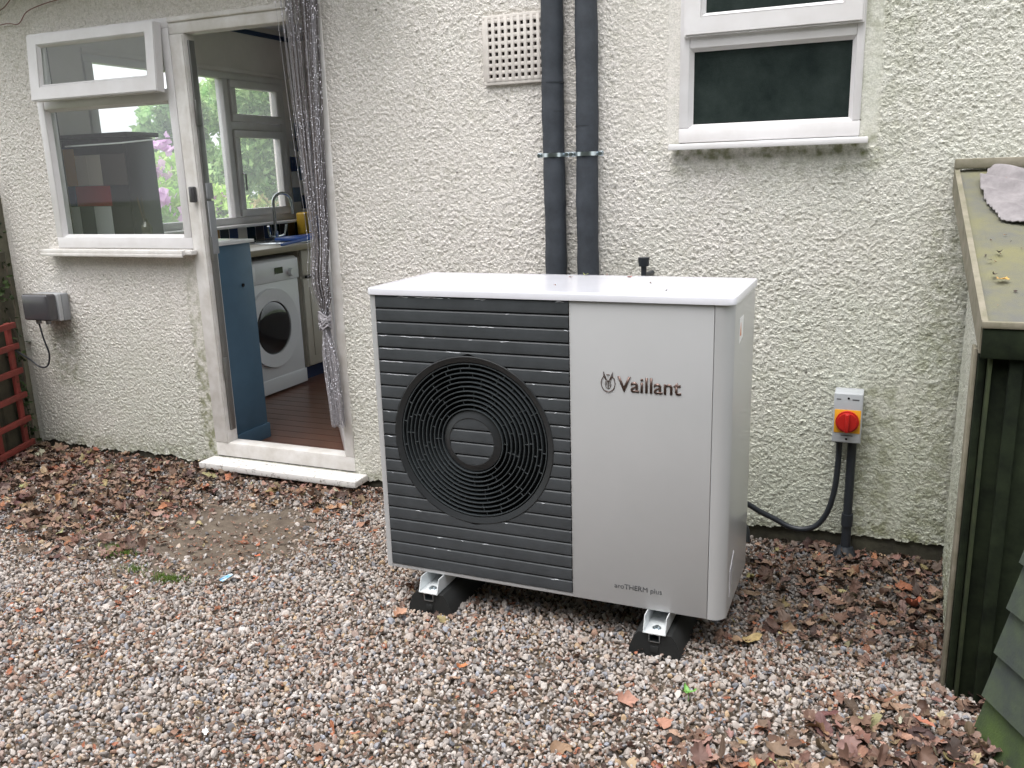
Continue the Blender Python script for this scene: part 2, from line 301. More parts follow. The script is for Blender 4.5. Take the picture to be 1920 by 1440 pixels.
# gravel: every pebble a faceted lump, one mesh of uncountable stones
def ico(sub):
    b = bmesh.new(); bmesh.ops.create_icosphere(b, subdivisions=sub, radius=1); b.verts.ensure_lookup_table()
    v = np.array([v.co[:] for v in b.verts]); f = np.array([[w.index for w in p.verts] for p in b.faces]); b.free(); return v, f
IV, IF = ico(2)
def rotmats(n, full=True):
    q = rng.normal(size=(n, 4))
    if not full: q[:, 1:3] *= .25
    q /= np.linalg.norm(q, axis=1)[:, None]; w, x, y, z = q.T
    return np.stack([1 - 2 * (y * y + z * z), 2 * (x * y - z * w), 2 * (x * z + y * w), 2 * (x * y + z * w), 1 - 2 * (x * x + z * z), 2 * (y * z - x * w), 2 * (x * z - y * w), 2 * (y * z + x * w), 1 - 2 * (x * x + y * y)], -1).reshape(n, 3, 3)
VAR = []
for k in range(24):                                   # angular pebble shapes: sphere clipped by random planes
    v = IV.copy()
    for _ in range(9):
        nrm = rng.normal(size=3); nrm /= np.linalg.norm(nrm); d = rng.uniform(.55, .85); t = v @ nrm
        v = v - np.maximum(t - d, 0)[:, None] * nrm
    VAR.append(v)
VAR = np.array(VAR)
def in_view(x, y):      # the part of the yard that can be seen, with a margin
    return (y < .9) & (y > -1.6) & (x > -3.0) & (x < 2.1) & (y > -1.6 - .40 * np.minimum(x + .46, 0)) & (y > -1.6 + .25 * np.maximum(x, 0))
def leaf_density(x, y):
    a = sstep(-.95, -1.45, x + .35 * (y - .2)) * sstep(-.25, .15, y + .25 * (x + 1.5))       # left heap by the wall
    b = sstep(.45, .70, y) * sstep(-.3, -.8, x) * .9                                          # under the door sill
    c = sstep(.98, 1.15, x) * sstep(.0, .35, y) * .72                                          # right of the unit
    d = sstep(.05, -.35, y - .75 * (x - 1.45)) * sstep(.75, 1.45, x - .25 * y) * 1.0                # bottom right
    return np.clip(np.maximum.reduce([a, b, c, d]) + .15 * wavy(x, y, 3) * (np.maximum.reduce([a, b, c, d]) > .1), 0, 1)
sp = .0118
X, Y = np.meshgrid(np.arange(-3.0, 2.1, sp), np.arange(-1.6, .9, sp)); X = X.ravel(); Y = Y.ravel()
k = in_view(X, Y); X = X[k]; Y = Y[k]
X2 = np.concatenate([X, X]); Y2 = np.concatenate([Y, Y]); lay = np.concatenate([np.zeros(len(X)), np.ones(len(X))])
X2 = X2 + rng.uniform(-.006, .006, len(X2)); Y2 = Y2 + rng.uniform(-.006, .006, len(X2))
thin = np.clip(.5 + .5 * wavy(X2, Y2, 2.3) + .35 * wavy(X2 + 3, Y2, 7), 0, 1); pk = np.where(lay == 0, .90 + .08 * thin, .10 + .38 * thin) * (1 - .92 * soil_mask(X2, Y2)) * (1 - .5 * leaf_density(X2, Y2) * sstep(-.9, -1.6, X2))
k = rng.random(len(X2)) < pk; X2, Y2, lay = X2[k], Y2[k], lay[k]; n = len(X2)
R = rotmats(n); r = np.exp(rng.normal(math.log(.0062), .32, n)); r = np.clip(r, .0028, .0135); big = rng.random(n) < .012; r[big] *= 1.5
axs = np.stack([rng.uniform(.85, 1.35, n), rng.uniform(.75, 1.1, n), rng.uniform(.45, .78, n)], -1)
V = VAR[rng.integers(0, 24, n)] * (axs * r[:, None])[:, None, :]
V = np.einsum('nij,nkj->nki', R, V)
V[:, :, 0] += X2[:, None]; V[:, :, 1] += Y2[:, None]; V[:, :, 2] += (ground_z(X2, Y2) + lay * .006 + r * .25 + .002)[:, None]
pal = np.array([(.40, .35, .315), (.47, .42, .385), (.31, .28, .26), (.53, .48, .44), (.41, .33, .27), (.36, .27, .23), (.25, .25, .27), (.50, .47, .45), (.42, .30, .19), (.30, .19, .14), (.17, .16, .16), (.33, .34, .38)])
pw = np.array([.2, .18, .12, .12, .11, .09, .05, .045, .025, .03, .03, .02]); pw /= pw.sum()
C = pal[rng.choice(len(pal), n, p=pw)] * .87 * rng.uniform(.80, 1.16, n)[:, None]
corner_tone = 1 - .58 * sstep(.9, 1.3, X2) * sstep(-.1, .45, Y2); C *= corner_tone[:, None]      # stones darker towards the right corner
C = np.repeat(C[:, None, :], len(IV), 1)
F = (IF[None] + (np.arange(n) * len(IV))[:, None, None]).reshape(-1, 3)
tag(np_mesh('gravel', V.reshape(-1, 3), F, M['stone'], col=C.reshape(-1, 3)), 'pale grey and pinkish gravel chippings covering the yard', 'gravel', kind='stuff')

# leaves
def leaf_shape(kind, nseg=28):
    th = np.linspace(0, 2 * PI, nseg, endpoint=False)
    if kind == 0: r = 1 + .20 * np.cos(5 * th) + .10 * np.cos(15 * th + .4) - .35 * np.exp(-((th - PI) / .35) ** 2); r *= .82; x = r * np.cos(th); y = r * np.sin(th)        # maple like
    elif kind == 1: r = .5 + .5 * np.abs(np.cos(th)) ** .5; x = np.cos(th) * 1.0; y = np.sin(th) * .46 * (1 + .28 * np.cos(9 * th))         # oak like
    elif kind == 2: x = np.cos(th) * 1.0; y = np.sin(th) * .5 * (1 - .25 * np.cos(th))                                                     # beech like
    else: r = rng.uniform(.45, 1.0, nseg); r = (r + np.roll(r, 1)) / 2; x = r * np.cos(th); y = r * .7 * np.sin(th)                         # torn fragment
    ring = np.stack([x, y], -1); mid = ring * .5
    P = np.concatenate([[[0, 0]], mid, ring]); F = []
    for i in range(nseg):
        j = (i + 1) % nseg
        F += [(0, 1 + i, 1 + j), (1 + i, 1 + nseg + i, 1 + nseg + j), (1 + i, 1 + nseg + j, 1 + j)]
    return P, np.array(F)
def curl(P, a, b, c, ph):
    x, y = P[:, 0], P[:, 1]
    z = a * y * y + b * x * x + c * np.sin(3 * x + ph) * np.cos(3.5 * y + ph) * .25
    return np.stack([x * (1 - .12 * abs(b)), y * (1 - .22 * abs(a)), z - .08 * np.exp(-(y * 9) ** 2)], -1)
LV = []
for kind in (0, 0, 0, 1, 1, 1, 2, 2, 3, 3, 3, 3, 2, 2, 1, 0):
    P, LF = leaf_shape(kind); P = P * [rng.uniform(.8, 1.15), rng.uniform(.7, 1.1)]; P = P + .05 * rng.normal(size=P.shape) * (np.abs(P) > .3)
    LV.append(curl(P, rng.uniform(-.2, 1.0), rng.uniform(-.3, .6), rng.uniform(.4, 1.3), rng.uniform(0, 6)))
LV = np.array(LV)
leafpal = np.array([(.175, .105, .075), (.135, .085, .062), (.235, .15, .11), (.095, .06, .045), (.28, .185, .13), (.21, .135, .105), (.33, .24, .155), (.27, .11, .06), (.07, .045, .037), (.28, .23, .12)])
lw = np.array([.2, .16, .16, .12, .08, .12, .04, .04, .06, .02]); lw /= lw.sum()
def leaf_cloud(x, y, z, s, tilt, variants=None, colors=None):
    n = len(x); R = rotmats(n, False)
    th = rng.uniform(0, 2 * PI, n); cz, sz = np.cos(th), np.sin(th); t = rng.normal(0, 1, n) * tilt; u = rng.normal(0, 1, n) * tilt
    Rz = np.zeros((n, 3, 3)); Rz[:, 0, 0] = cz; Rz[:, 0, 1] = -sz; Rz[:, 1, 0] = sz; Rz[:, 1, 1] = cz; Rz[:, 2, 2] = 1
    Rx = np.zeros((n, 3, 3)); Rx[:, 0, 0] = 1; Rx[:, 1, 1] = np.cos(t); Rx[:, 1, 2] = -np.sin(t); Rx[:, 2, 1] = np.sin(t); Rx[:, 2, 2] = np.cos(t)
    Ry = np.zeros((n, 3, 3)); Ry[:, 1, 1] = 1; Ry[:, 0, 0] = np.cos(u); Ry[:, 0, 2] = np.sin(u); Ry[:, 2, 0] = -np.sin(u); Ry[:, 2, 2] = np.cos(u)
    R = Rz @ Rx @ Ry
    vi = rng.integers(0, len(LV), n) if variants is None else variants
    V = np.einsum('nij,nkj->nki', R, LV[vi] * s[:, None, None])
    V[:, :, 0] += x[:, None]; V[:, :, 1] += y[:, None]; V[:, :, 2] += z[:, None]
    if colors is None: colors = leafpal[rng.choice(len(leafpal), n, p=lw)] * rng.uniform(.7, 1.35, n)[:, None]
    C = np.repeat(colors[:, None, :], LV.shape[1], 1) * rng.uniform(.88, 1.12, (n, LV.shape[1], 1))
    F = (LF[None] + (np.arange(n) * LV.shape[1])[:, None, None]).reshape(-1, 3)
    return V.reshape(-1, 3), F, C.reshape(-1, 3)
n0 = 42000; x = rng.uniform(-3.0, 2.05, n0); y = rng.uniform(-1.5, .885, n0); d = leaf_density(x, y)
k = in_view(x, y) & (rng.random(n0) < d ** 1.2 * .62); x, y, d = x[k], y[k], d[k]
s = np.clip(np.exp(rng.normal(math.log(.0165), .44, len(x))), .006, .036) * (1 + .15 * sstep(.1, -.3, y))
z = ground_z(x, y) + .008 + rng.random(len(x)) * .022 * d + s * .15
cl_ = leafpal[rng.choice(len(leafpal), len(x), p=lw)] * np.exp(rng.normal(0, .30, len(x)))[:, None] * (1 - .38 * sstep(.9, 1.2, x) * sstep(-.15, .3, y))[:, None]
cl_ = cl_ * (1 + rng.normal(0, .06, (len(x), 3)))
V1, F1, C1 = leaf_cloud(x, y, z, s, .34, colors=cl_.clip(.01, .36))
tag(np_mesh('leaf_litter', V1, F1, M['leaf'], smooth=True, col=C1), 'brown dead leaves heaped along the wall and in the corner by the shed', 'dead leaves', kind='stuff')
# small torn fragments scattered over the open gravel and the soil
n0 = 26000; x = rng.uniform(-3.0, 2.05, n0); y = rng.uniform(-1.5, .88, n0)
pf = .25 + .75 * np.clip(.5 + .6 * wavy(x, y, 3.1) + .25 * wavy(x, y + 2, 9), 0, 1) ; k = in_view(x, y) & (rng.random(n0) < pf); x, y = x[k], y[k]
s = np.clip(np.exp(rng.normal(math.log(.0066), .45, len(x))), .004, .024)
cols = np.where(rng.random((len(x), 1)) < .13, np.array([[.30, .12, .07]]), leafpal[rng.choice(len(leafpal), len(x), p=lw)]) * rng.uniform(.7, 1.25, len(x))[:, None]
V1, F1, C1 = leaf_cloud(x, y, ground_z(x, y) + .013 + s * .1, s, .35, variants=rng.integers(3, 12, len(x)), colors=cols)
# thin twigs and dead stalks are merged with the fragments
tw = MB()
for _ in range(150):
    px_, py_ = random.uniform(-2.6, 1.9), random.uniform(-1.3, .8)
    if not in_view(np.array([px_]), np.array([py_]))[0]: continue
    a = random.uniform(0, PI); l = random.uniform(.02, .07); zz = float(ground_z(px_, py_)) + .017
    tw.tube([(px_ + math.cos(a) * l * t, py_ + math.sin(a) * l * t, zz + .004 * math.sin(3 * t + a)) for t in (-1, -.4, .3, 1)], random.uniform(.0006, .0016), 4)
tag(np_mesh('leaf_fragments', V1, F1, M['leaf'], smooth=True, col=C1), 'torn orange and brown leaf scraps strewn over the open gravel', 'leaf scraps', kind='stuff')
tag(tw.build('twigs', mat('dry_twig', (.22, .15, .10), .8), None), 'thin dry twigs and stalks strewn over the gravel', 'twigs', kind='stuff')
# larger single leaves
def single_leaf(x, y, s, var, col, label, rot, tilt=.15, z=None, name='dead_leaf', group=None, thick=.0006):
    P = LV[var] * s; zz = (float(ground_z(x, y)) + .016) if z is None else z
    o = np_mesh(name, P, LF, M['leaf'], smooth=True, col=np.repeat([col], len(P), 0) * rng.uniform(.85, 1.15, (len(P), 1)))
    o.location = (x, y, zz + s * .12); o.rotation_euler = (tilt, tilt * .6, rot); tag(o, label, 'leaf', group); return o
single_leaf(.90, -.31, .040, 0, (.36, .20, .15), 'large pinkish brown lobed leaf on open gravel left of the green sprout', .4, .35)
single_leaf(1.01, -.365, .034, 1, (.38, .20, .14), 'russet lobed leaf on gravel just below and right of the green sprout', 1.9, .2)
single_leaf(1.375, -.245, .040, 2, (.36, .22, .13), 'upright tan maple leaf among the brown litter near the shed corner', 2.6, .8)
single_leaf(1.60, .52, .042, 0, (.30, .09, .05), 'red brown leaf lying against the foot of the white return wall', 3.0, .5)
single_leaf(-.62, .62, .040, 4, (.42, .24, .14), 'flat orange tan leaf on bare soil nearest to the door sill', .9, .3)
single_leaf(-.78, .60, .036, 1, (.34, .19, .13), 'curled brown leaf on bare soil below the door sill, left of the flat orange leaf', 2.2, .6)
single_leaf(-.42, .50, .038, 2, (.30, .17, .12), 'pointed brown lobed leaf on soil between door sill and white unit', 4.0, .3)
single_leaf(.10, -.10, .034, 0, (.42, .24, .16), 'pinkish tan leaf on gravel at the left rubber foot', 1.2, .2)
single_leaf(1.16, .12, .040, 6, (.36, .27, .13), 'yellowish leaf on dark gravel behind the right rubber foot', 1.0, .3)
single_leaf(.42, -.30, .022, 9, (.46, .18, .08), 'small orange leaf scrap on gravel in front of the dark grille', 1.0, .3)
single_leaf(-.64, .12, .015, 8, (.48, .12, .05), 'tiny bright orange scrap on the edge of the bare soil', 1.0, .2)
# litter
w = MB(); w.box(-.014, .014, -.022, .022, 0, .003, .001)
w.tube([(-.012, -.02, .003), (0, -.005, .008), (.008, .02, .003)], .003, 6); o = w.build('sweet_wrapper', M['wrapper']); o.location = (-.608, -.085, .02); o.rotation_euler = (.25, -.2, -.4); tag(o, 'crumpled shiny blue wrapper lying on the gravel', 'wrapper')
for (x, y, s_, lb) in ((-.832, -.27, .010, 'small white scrap on gravel left of and below the blue wrapper'), (-.455, -.005, .009, 'small white scrap on gravel to the right of the blue wrapper'), (-.06, -.80, .014, 'white curled scrap on gravel at the bottom of the photo')):
    P = LV[8] * s_; o = np_mesh('paper_scrap', P, LF, M['paperbit']); o.location = (x, y, .02); o.rotation_euler = (.3, .2, x * 9); tag(o, lb, 'paper scrap')
sproot = thing('seedling', 'small bright green seedling growing up through the gravel', 'seedling'); sproot.location = (1.048, -.235, .0)
sb = MB(); sb.tube([(0, 0, 0), (.002, .001, .02), (.0, .003, .038)], .001, 5); sb.build('stem', M['sprout'], sproot)
for a in (0, 2.2, 4.1):
    P = LV[6].copy() * .014; P[:, 0] += .013; o = np_mesh('leaf', P, LF, M['sprout'], sproot, smooth=True); o.location = (0, .002, .036); o.rotation_euler = (.2, -.5, a)
# moss tufts at the soil edge
mp, mf = [], []
for (cx_, cy_) in ((-1.19, -.05), (-1.15, -.02), (-1.00, -.12), (-.86, -.135), (-.80, -.13), (-.83, -.15), (-1.22, .0)):
    for _ in range(130):
        a = rng.uniform(0, 2 * PI); rr = abs(rng.normal(0, .028)); bx_, by_ = cx_ + rr * math.cos(a) * 1.4, cy_ + rr * math.sin(a) * .6
        h = rng.uniform(.006, .016); wd = .0016; b0 = len(mp); dx, dy = rng.normal(0, .004, 2)
        mp += [(bx_ - wd, by_, .004), (bx_ + wd, by_, .004), (bx_ + dx, by_ + dy, .008 + h)]; mf.append((b0, b0 + 1, b0 + 2))
mcol = np.array([(.10, .16, .03)]) * rng.uniform(.7, 1.3, (len(mp), 1))
tag(np_mesh('moss', np.array(mp), np.array(mf), M['leaf'], col=mcol), 'low green moss along the edge of the bare soil', 'moss', kind='stuff')

# ================================================================ HOUSE
YW = .90
house = thing('house', 'cream roughcast house with white plastic windows and an open kitchen doorway', 'house')
def wall_y(x): return YW - .026 * (1 - sstep(.45, .58, x)) * sstep(-.62, -.35, x)
OPEN = [(-2.368, -1.5, 1.078, 2.075), (-1.5, -.708, .068, 2.075), (.757, 1.342, 1.455, 2.55)]
def grid_wall(x0, x1, z0, z1, st):
    xs = np.arange(x0, x1 + st / 2, st); zs = np.arange(z0, z1 + st / 2, st)
    X, Z = np.meshgrid(xs, zs); XX = X.copy(); ZZ = Z.copy()
    for (a, b, c, d) in OPEN:                                        # snap the grid to opening edges
        for e in (a, b): XX[np.abs(X - e) < st / 2] = e
        for e in (c, d): ZZ[np.abs(Z - e) < st / 2] = e
    # ragged bottom edge of the render
    low = ZZ < z0 + st * 6
    Yy = wall_y(XX)
    rough = np.ones_like(XX); stain = np.zeros_like(XX)
    def rect(a, b, c, d, f=.02): return sstep(a - f, a, XX) * (1 - sstep(b, b + f, XX)) * sstep(c - f, c, ZZ) * (1 - sstep(d, d + f, ZZ))
    rough *= 1 - .85 * rect(.715, 1.395, 1.43, 2.6, .012)
    rough *= 1 - .75 * rect(.76, 1.36, 1.385, 1.43)
    rough *= 1 - .7 * rect(-1.56, -1.5, 0, 1.03, .012)
    rough *= 1 - .6 * rect(-2.30, -1.6, .98, 1.05, .05)
    rough *= 1 - .45 * rect(.56, .70, 1.5, 2.6, .05)
    rough *= 1 - .45 * rect(1.43, 1.53, .05, .62, .05)
    rough *= 1 - .5 * rect(.03, .26, 1.69, 1.94, .012)
    rough *= 1 - .7 * (1 - sstep(.006, .03, XX + 2.72))
    stain += .5 * rect(.75, 1.36, 1.405, 1.445, .012) + .35 * rect(.74, 1.4, 1.36, 1.45, .03)
    stain += .5 * rect(1.42, 1.50, .1, .60, .05) + .45 * rect(1.60, 1.70, .05, 1.2, .06)
    stain += .85 * rect(-1.56, -1.5, .0, 1.0, .04) * (.4 + .6 * sstep(1.0, .2, ZZ))
    stain += .55 * (1 - sstep(.02, .16, ZZ)) + .5 * rect(-2.52, -2.38, .4, .7, .07)
    stain += .25 * rect(1.42, 2.2, 1.9, 2.6, .2) + .2 * rect(1.35, 1.5, 1.4, 2.0, .06)
    rough *= .90 + .16 * np.sin(XX * 3.7 + 1.5 * np.sin(ZZ * 2.9)) * np.cos(ZZ * 4.3 + np.sin(XX * 5.1)) + .08 * np.sin(XX * 17 + 2 * np.sin(ZZ * 13)) * np.sin(ZZ * 15)
    V = np.stack([XX, Yy, ZZ], -1).reshape(-1, 3); idx = np.arange(X.size).reshape(X.shape)
    cx_ = (X[:-1, :-1] + X[1:, 1:]) / 2; cz_ = (Z[:-1, :-1] + Z[1:, 1:]) / 2; keep = np.ones(cx_.shape, bool)
    for (a, b, c, d) in OPEN: keep &= ~((cx_ > a) & (cx_ < b) & (cz_ > c) & (cz_ < d))
    keep &= cz_ > (.030 + (1 - sstep(-.5, .5, cx_)) * (.008 * np.sin(cx_ * 9) + .006 * np.sin(cx_ * 31 + 1)) + .034 * sstep(.7, 1.3, cx_) + .003 * np.sin(cx_ * 83) + .002 * np.sin(cx_ * 201))
    F = np.stack([idx[:-1, :-1], idx[:-1, 1:], idx[1:, 1:], idx[1:, :-1]], -1)[keep]
    return V, F, rough.ravel(), np.clip(stain, 0, 1).ravel()
V, F, ro, sn = grid_wall(-2.74, 2.75, .0, 2.42, .0038)
np_mesh('front_wall', V, F, M['render'], house, smooth=True, attrs={'rough': ro, 'stain': sn})
# wall core behind the render skin, with plinth below
b = MB()
b.box(-2.735, 2.75, .925, 1.0, -.05, .066)
b.box(-2.735, -2.37, .925, 1.0, .066, 2.5); b.box(-2.37, -1.5, .925, 1.0, .066, 1.076); b.box(-2.37, -.706, .925, 1.0, 2.078, 2.5)
b.box(-.706, .755, .925, 1.0, .066, 2.5); b.box(.755, 1.345, .925, 1.0, .066, 1.452); b.box(1.345, 2.75, .925, 1.0, .066, 2.5)
b.build('wall_core', M['plinth'], house)
b = MB(); b.box(-2.74, 2.75, YW - .012, 1.0, 2.423, 3.0); b.box(-2.74, -2.62, .915, 1.42, -.05, 3.0)
b.box(-2.74, -2.62, 1.42, 3.6, -.05, 1.085); b.box(-2.74, -2.62, 1.42, 3.6, 2.07, 3.0); b.box(-2.74, -2.62, 3.15, 3.6, 1.085, 2.07)
o = b.build('side_wall', M['plaster'], house)
# dark plinth strip set back under the render
b = MB(); b.box(-2.73, 1.72, .912, .93, -.03, .10, .004); b.build('plinth', M['plinth'], house)
# smooth plaster reveals at the door and windows
# air brick
VW = YW - .013
vent = MB(); x0, z0, p = .040, 1.712, .0255
for i in range(10): vent.box(x0 - .0055 + i * p, x0 + .0065 + i * p, VW - .030, VW - .012, z0 - .006, z0 + 8 * p + .012, .001)
for i in range(9): vent.box(x0 - .0045, x0 + 9 * p + .0055, VW - .0285, VW - .013, z0 - .006 + i * p, z0 + .0065 + i * p, .001)
vent.box(x0 - .016, x0 + 9 * p + .016, VW - .027, VW - .013, z0 - .018, z0 - .004, .002); vent.box(x0 - .016, x0 + 9 * p + .016, VW - .027, VW - .013, z0 + 8 * p + .007, z0 + 8 * p + .020, .002)
vent.box(x0 - .018, x0 - .003, VW - .027, VW - .0132, z0 - .004, z0 + 8 * p + .007, .002)
av = vent.build('air_brick', mat('painted_clay', (.60, .56, .52), .7, var=.08, vscale=20), house)
b = MB(); b.box(x0, x0 + 9 * p, VW - .0175, VW - .0165, z0, z0 + 8 * p); b.build('vent_void', mat('vent_dark', (.014, .010, .009), .9), av)

def frame_rect(mb, x0, x1, z0, z1, w, y0, y1, bev=.004, wb=None, wr=None, wt=None):
    """picture-frame of four mitred members"""
    wb = wb or w; wr = wr or w; wt = wt or w
    for poly in ([(x0, z0), (x1, z0), (x1 - wr, z0 + wb), (x0 + w, z0 + wb)], [(x1, z0), (x1, z1), (x1 - wr, z1 - wt), (x1 - wr, z0 + wb)], [(x1, z1), (x0, z1), (x0 + w, z1 - wt), (x1 - wr, z1 - wt)], [(x0, z1), (x0, z0), (x0 + w, z0 + wb), (x0 + w, z1 - wt)]):
        cx_ = (x0 + x1) / 2; cz_ = (z0 + z1) / 2
        t = bmesh.new(); va = [t.verts.new((u, y0, v)) for u, v in poly]; vb = [t.verts.new((u, y1, v)) for u, v in poly]
        for i in range(4): t.faces.new((va[i], va[(i + 1) % 4], vb[(i + 1) % 4], vb[i]))
        fr = t.faces.new(va[::-1]); t.faces.new(vb)
        bmesh.ops.bevel(t, geom=[e for e in fr.edges if not (abs(e.verts[0].co.x - e.verts[1].co.x) > 1e-4 and abs(e.verts[0].co.z - e.verts[1].co.z) > 1e-4)], offset=bev, segments=2, affect='EDGES', clamp_overlap=True)
        mb._merge(t)
    return mb
def chamfer_bead(mb, x0, x1, z0, z1, d, y0, y1):
    """sloping glazing bead inside a frame opening"""
    pts0 = [(x0, z0), (x1, z0), (x1, z1), (x0, z1)]; pts1 = [(x0 + d, z0 + d), (x1 - d, z0 + d), (x1 - d, z1 - d), (x0 + d, z1 - d)]
    for i in range(4):
        j = (i + 1) % 4; mb.quad((pts0[i][0], y0, pts0[i][1]), (pts0[j][0], y0, pts0[j][1]), (pts1[j][0], y1, pts1[j][1]), (pts1[i][0], y1, pts1[i][1]))
    return mb
# --- left window of the kitchen
win = MB(); yf = YW - .004
win.box(-2.372, -1.503, yf, yf + .065, 1.075, 1.128, .004); win.box(-2.372, -1.503, yf, yf + .065, 2.035, 2.078, .004)
win.box(-2.371, -2.330, yf - .001, yf + .064, 1.128, 2.035, .003); win.box(-1.549, -1.505, yf - .001, yf + .064, 1.128, 2.035, .003); win.box(-2.33, -1.549, yf + .001, yf + .065, 1.735, 1.785, .004)
win = win.build('window', M['upvc'], house)
b = MB(); chamfer_bead(b, -2.33, -1.549, 1.128, 1.735, .013, yf + .004, yf + .024); b.build('glazing_bead', M['upvc'], win, smooth=False)
b = MB(); b.box(-2.32, -1.558, yf + .026, yf + .030, 1.138, 1.725); b.build('pane', M['glass'], win)
sash = MB(); frame_rect(sash, -2.325, -1.542, 1.770, 2.062, .066, 0, .045, wb=.062, wr=.055, wt=.046)
sash = sash.build('top_sash', M['upvc'], win)
T = Matrix.Translation((0, yf - .046, 2.052)) @ Matrix.Rotation(math.radians(-4.5), 4, 'X') @ Matrix.Translation((0, 0, -2.052)); sash.data.transform(T)
b = MB(); b.box(0, 1, 0, 1, 0, 1)
o = b.build('sash_bead', M['upvc'], win, smooth=False); o.data.transform(T)
# clear the middle of the bead mesh: pane separate
bpy.data.objects.remove(o)
SX0, SX1, SZ0, SZ1 = -2.259, -1.597, 1.832, 2.016
b = MB(); chamfer_bead(b, SX0, SX1, SZ0, SZ1, .010, .003, .016); o = b.build('sash_bead', M['upvc'], win, smooth=False); o.data.transform(T)
b = MB(); b.box(SX0 + .002, SX1 - .002, .018, .022, SZ0 + .002, SZ1 - .002); o = b.build('sash_pane', M['glass'], win); o.data.transform(T)
b = MB(); b.box(-2.430, -1.520, .838, .900, 1.048, 1.072, .004); b.box(-1.520, -1.480, .856, .893, 1.050, 1.071, .003); b.box(-2.430, -1.520, .8355, .8445, 1.040, 1.054, .002); b.build('window_sill', M['upvc_old'], win)
b = MB(); b.box(-2.36, -1.51, .97, 1.16, 1.072, 1.092, .003); b.build('inner_window_board', M['upvc'], win)
# --- right window
w2 = MB(); yr = YW - .002
w2.box(.751, 1.346, yr, yr + .06, 1.458, 1.508, .004); w2.box(.752, .786, yr - .001, yr + .059, 1.508, 2.5, .004); w2.box(1.320, 1.345, yr - .001, yr + .059, 1.508, 2.5, .004); w2.box(.786, 1.320, yr + .001, yr + .06, 1.770, 1.812, .003)
w2 = w2.build('window', M['upvc'], house)
b = MB(); chamfer_bead(b, .786, 1.320, 1.508, 1.771, .012, yr + .003, yr + .022); b.build('glazing_bead', M['upvc'], w2, smooth=False)
b = MB(); b.box(.796, 1.312, yr + .024, yr + .03, 1.516, 1.763); b.build('obscured_pane', M['obscure'], w2)
b = MB(); frame_rect(b, .768, 1.340, 1.806, 2.40, .062, yr - .022, yr + .02, bev=.006); b.build('top_sash', M['upvc'], w2)
b = MB(); chamfer_bead(b, .830, 1.278, 1.868, 2.338, .010, yr - .018, yr - .004); b.build('sash_bead', M['upvc'], w2, smooth=False)
b = MB(); b.box(.836, 1.272, yr - .002, yr + .003, 1.874, 2.332); b.build('sash_pane', M['obscure'], w2)
b = MB(); b.box(.726, 1.374, .852, .898, 1.440, 1.4545, .003); b.box(.726, 1.374, .850, .857, 1.434, 1.452, .002); b.build('window_sill', M['upvc'], w2)
# --- doorway
df = MB()
df.box(-1.504, -1.424, yf, yf + .07, .14, 2.006, .004); df.box(-.754, -.706, yf, yf + .07, .14, 2.006, .004)
df.box(-1.504, -.706, yf + .001, yf + .07, 2.006, 2.078, .005); df.box(-1.504, -.706, yf + .002, yf + .075, .070, .142, .006)
df.box(-1.444, -1.428, yf - .006, yf + .002, .145, 2.0, .003); df.box(-1.500, -.710, yf - .008, yf + .002, 2.055, 2.075, .003)
df = df.build('door_frame', M['upvc_old'], house)
b = MB(); b.box(-1.424, -1.414, yf + .02, yf + .055, .20, 1.98, .002)
for z in (.45, 1.02, 1.62): b.box(-1.420, -1.405, yf + .014, yf + .04, z, z + .11, .003)
b.build('lock_strip', mat('grey_metal_keep', (.22, .22, .21), .4, metal=.7), df)
b = MB(); b.box(-1.468, -1.440, yf - .030, yf - .004, 1.286, 1.356, .006, 3); b.build('door_sensor', M['sock_dark'], df)
b = MB(); b.box(-1.412, -1.402, yf + .02, yf + .06, 1.30, 1.37, .003); b.box(-1.412, -1.404, yf + .02, yf + .06, 1.05, 1.29, .002); b.build('latch', M['sock_grey'], df)
b = MB(); b.box(-1.525, -.640, .790, .898, .036, .066, .004); b.build('door_sill', M['grimy'], df)
# dark drip cracks at frame edge
# open door leaf, seen almost edge on
leaf = MB()
LT = Matrix.Translation((-.775, .985, 0)) @ Matrix.Rotation(math.atan2(.79, -.61), 4, 'Z')
for (a, b_, c, d) in ((0, .09, .085, 1.99), (.69, .78, .085, 1.99), (.09, .69, .085, .24), (.09, .69, 1.90, 1.99), (.09, .69, .95, 1.05)): leaf.box(a, b_, -.028, .028, c, d, .005, M4=LT)
leaf = leaf.build('door_leaf', M['upvc'], house)
b = MB(); b.box(.092, .688, -.01, .01, .242, .948, M4=LT); b.build('lower_panel', M['upvc'], leaf)
b = MB(); b.box(.092, .688, -.003, .003, 1.052, 1.898, M4=LT); b.build('pane', M['glass'], leaf)
b = MB(); b.box(.72, .75, -.045, -.028, 1.0, 1.2, .005, M4=LT); b.tube([LT @ Vector((.735, -.045, 1.1)), LT @ Vector((.735, -.07, 1.1)), LT @ Vector((.63, -.075, 1.1))], .008, 8); b.build('handle', M['whitep'], leaf)
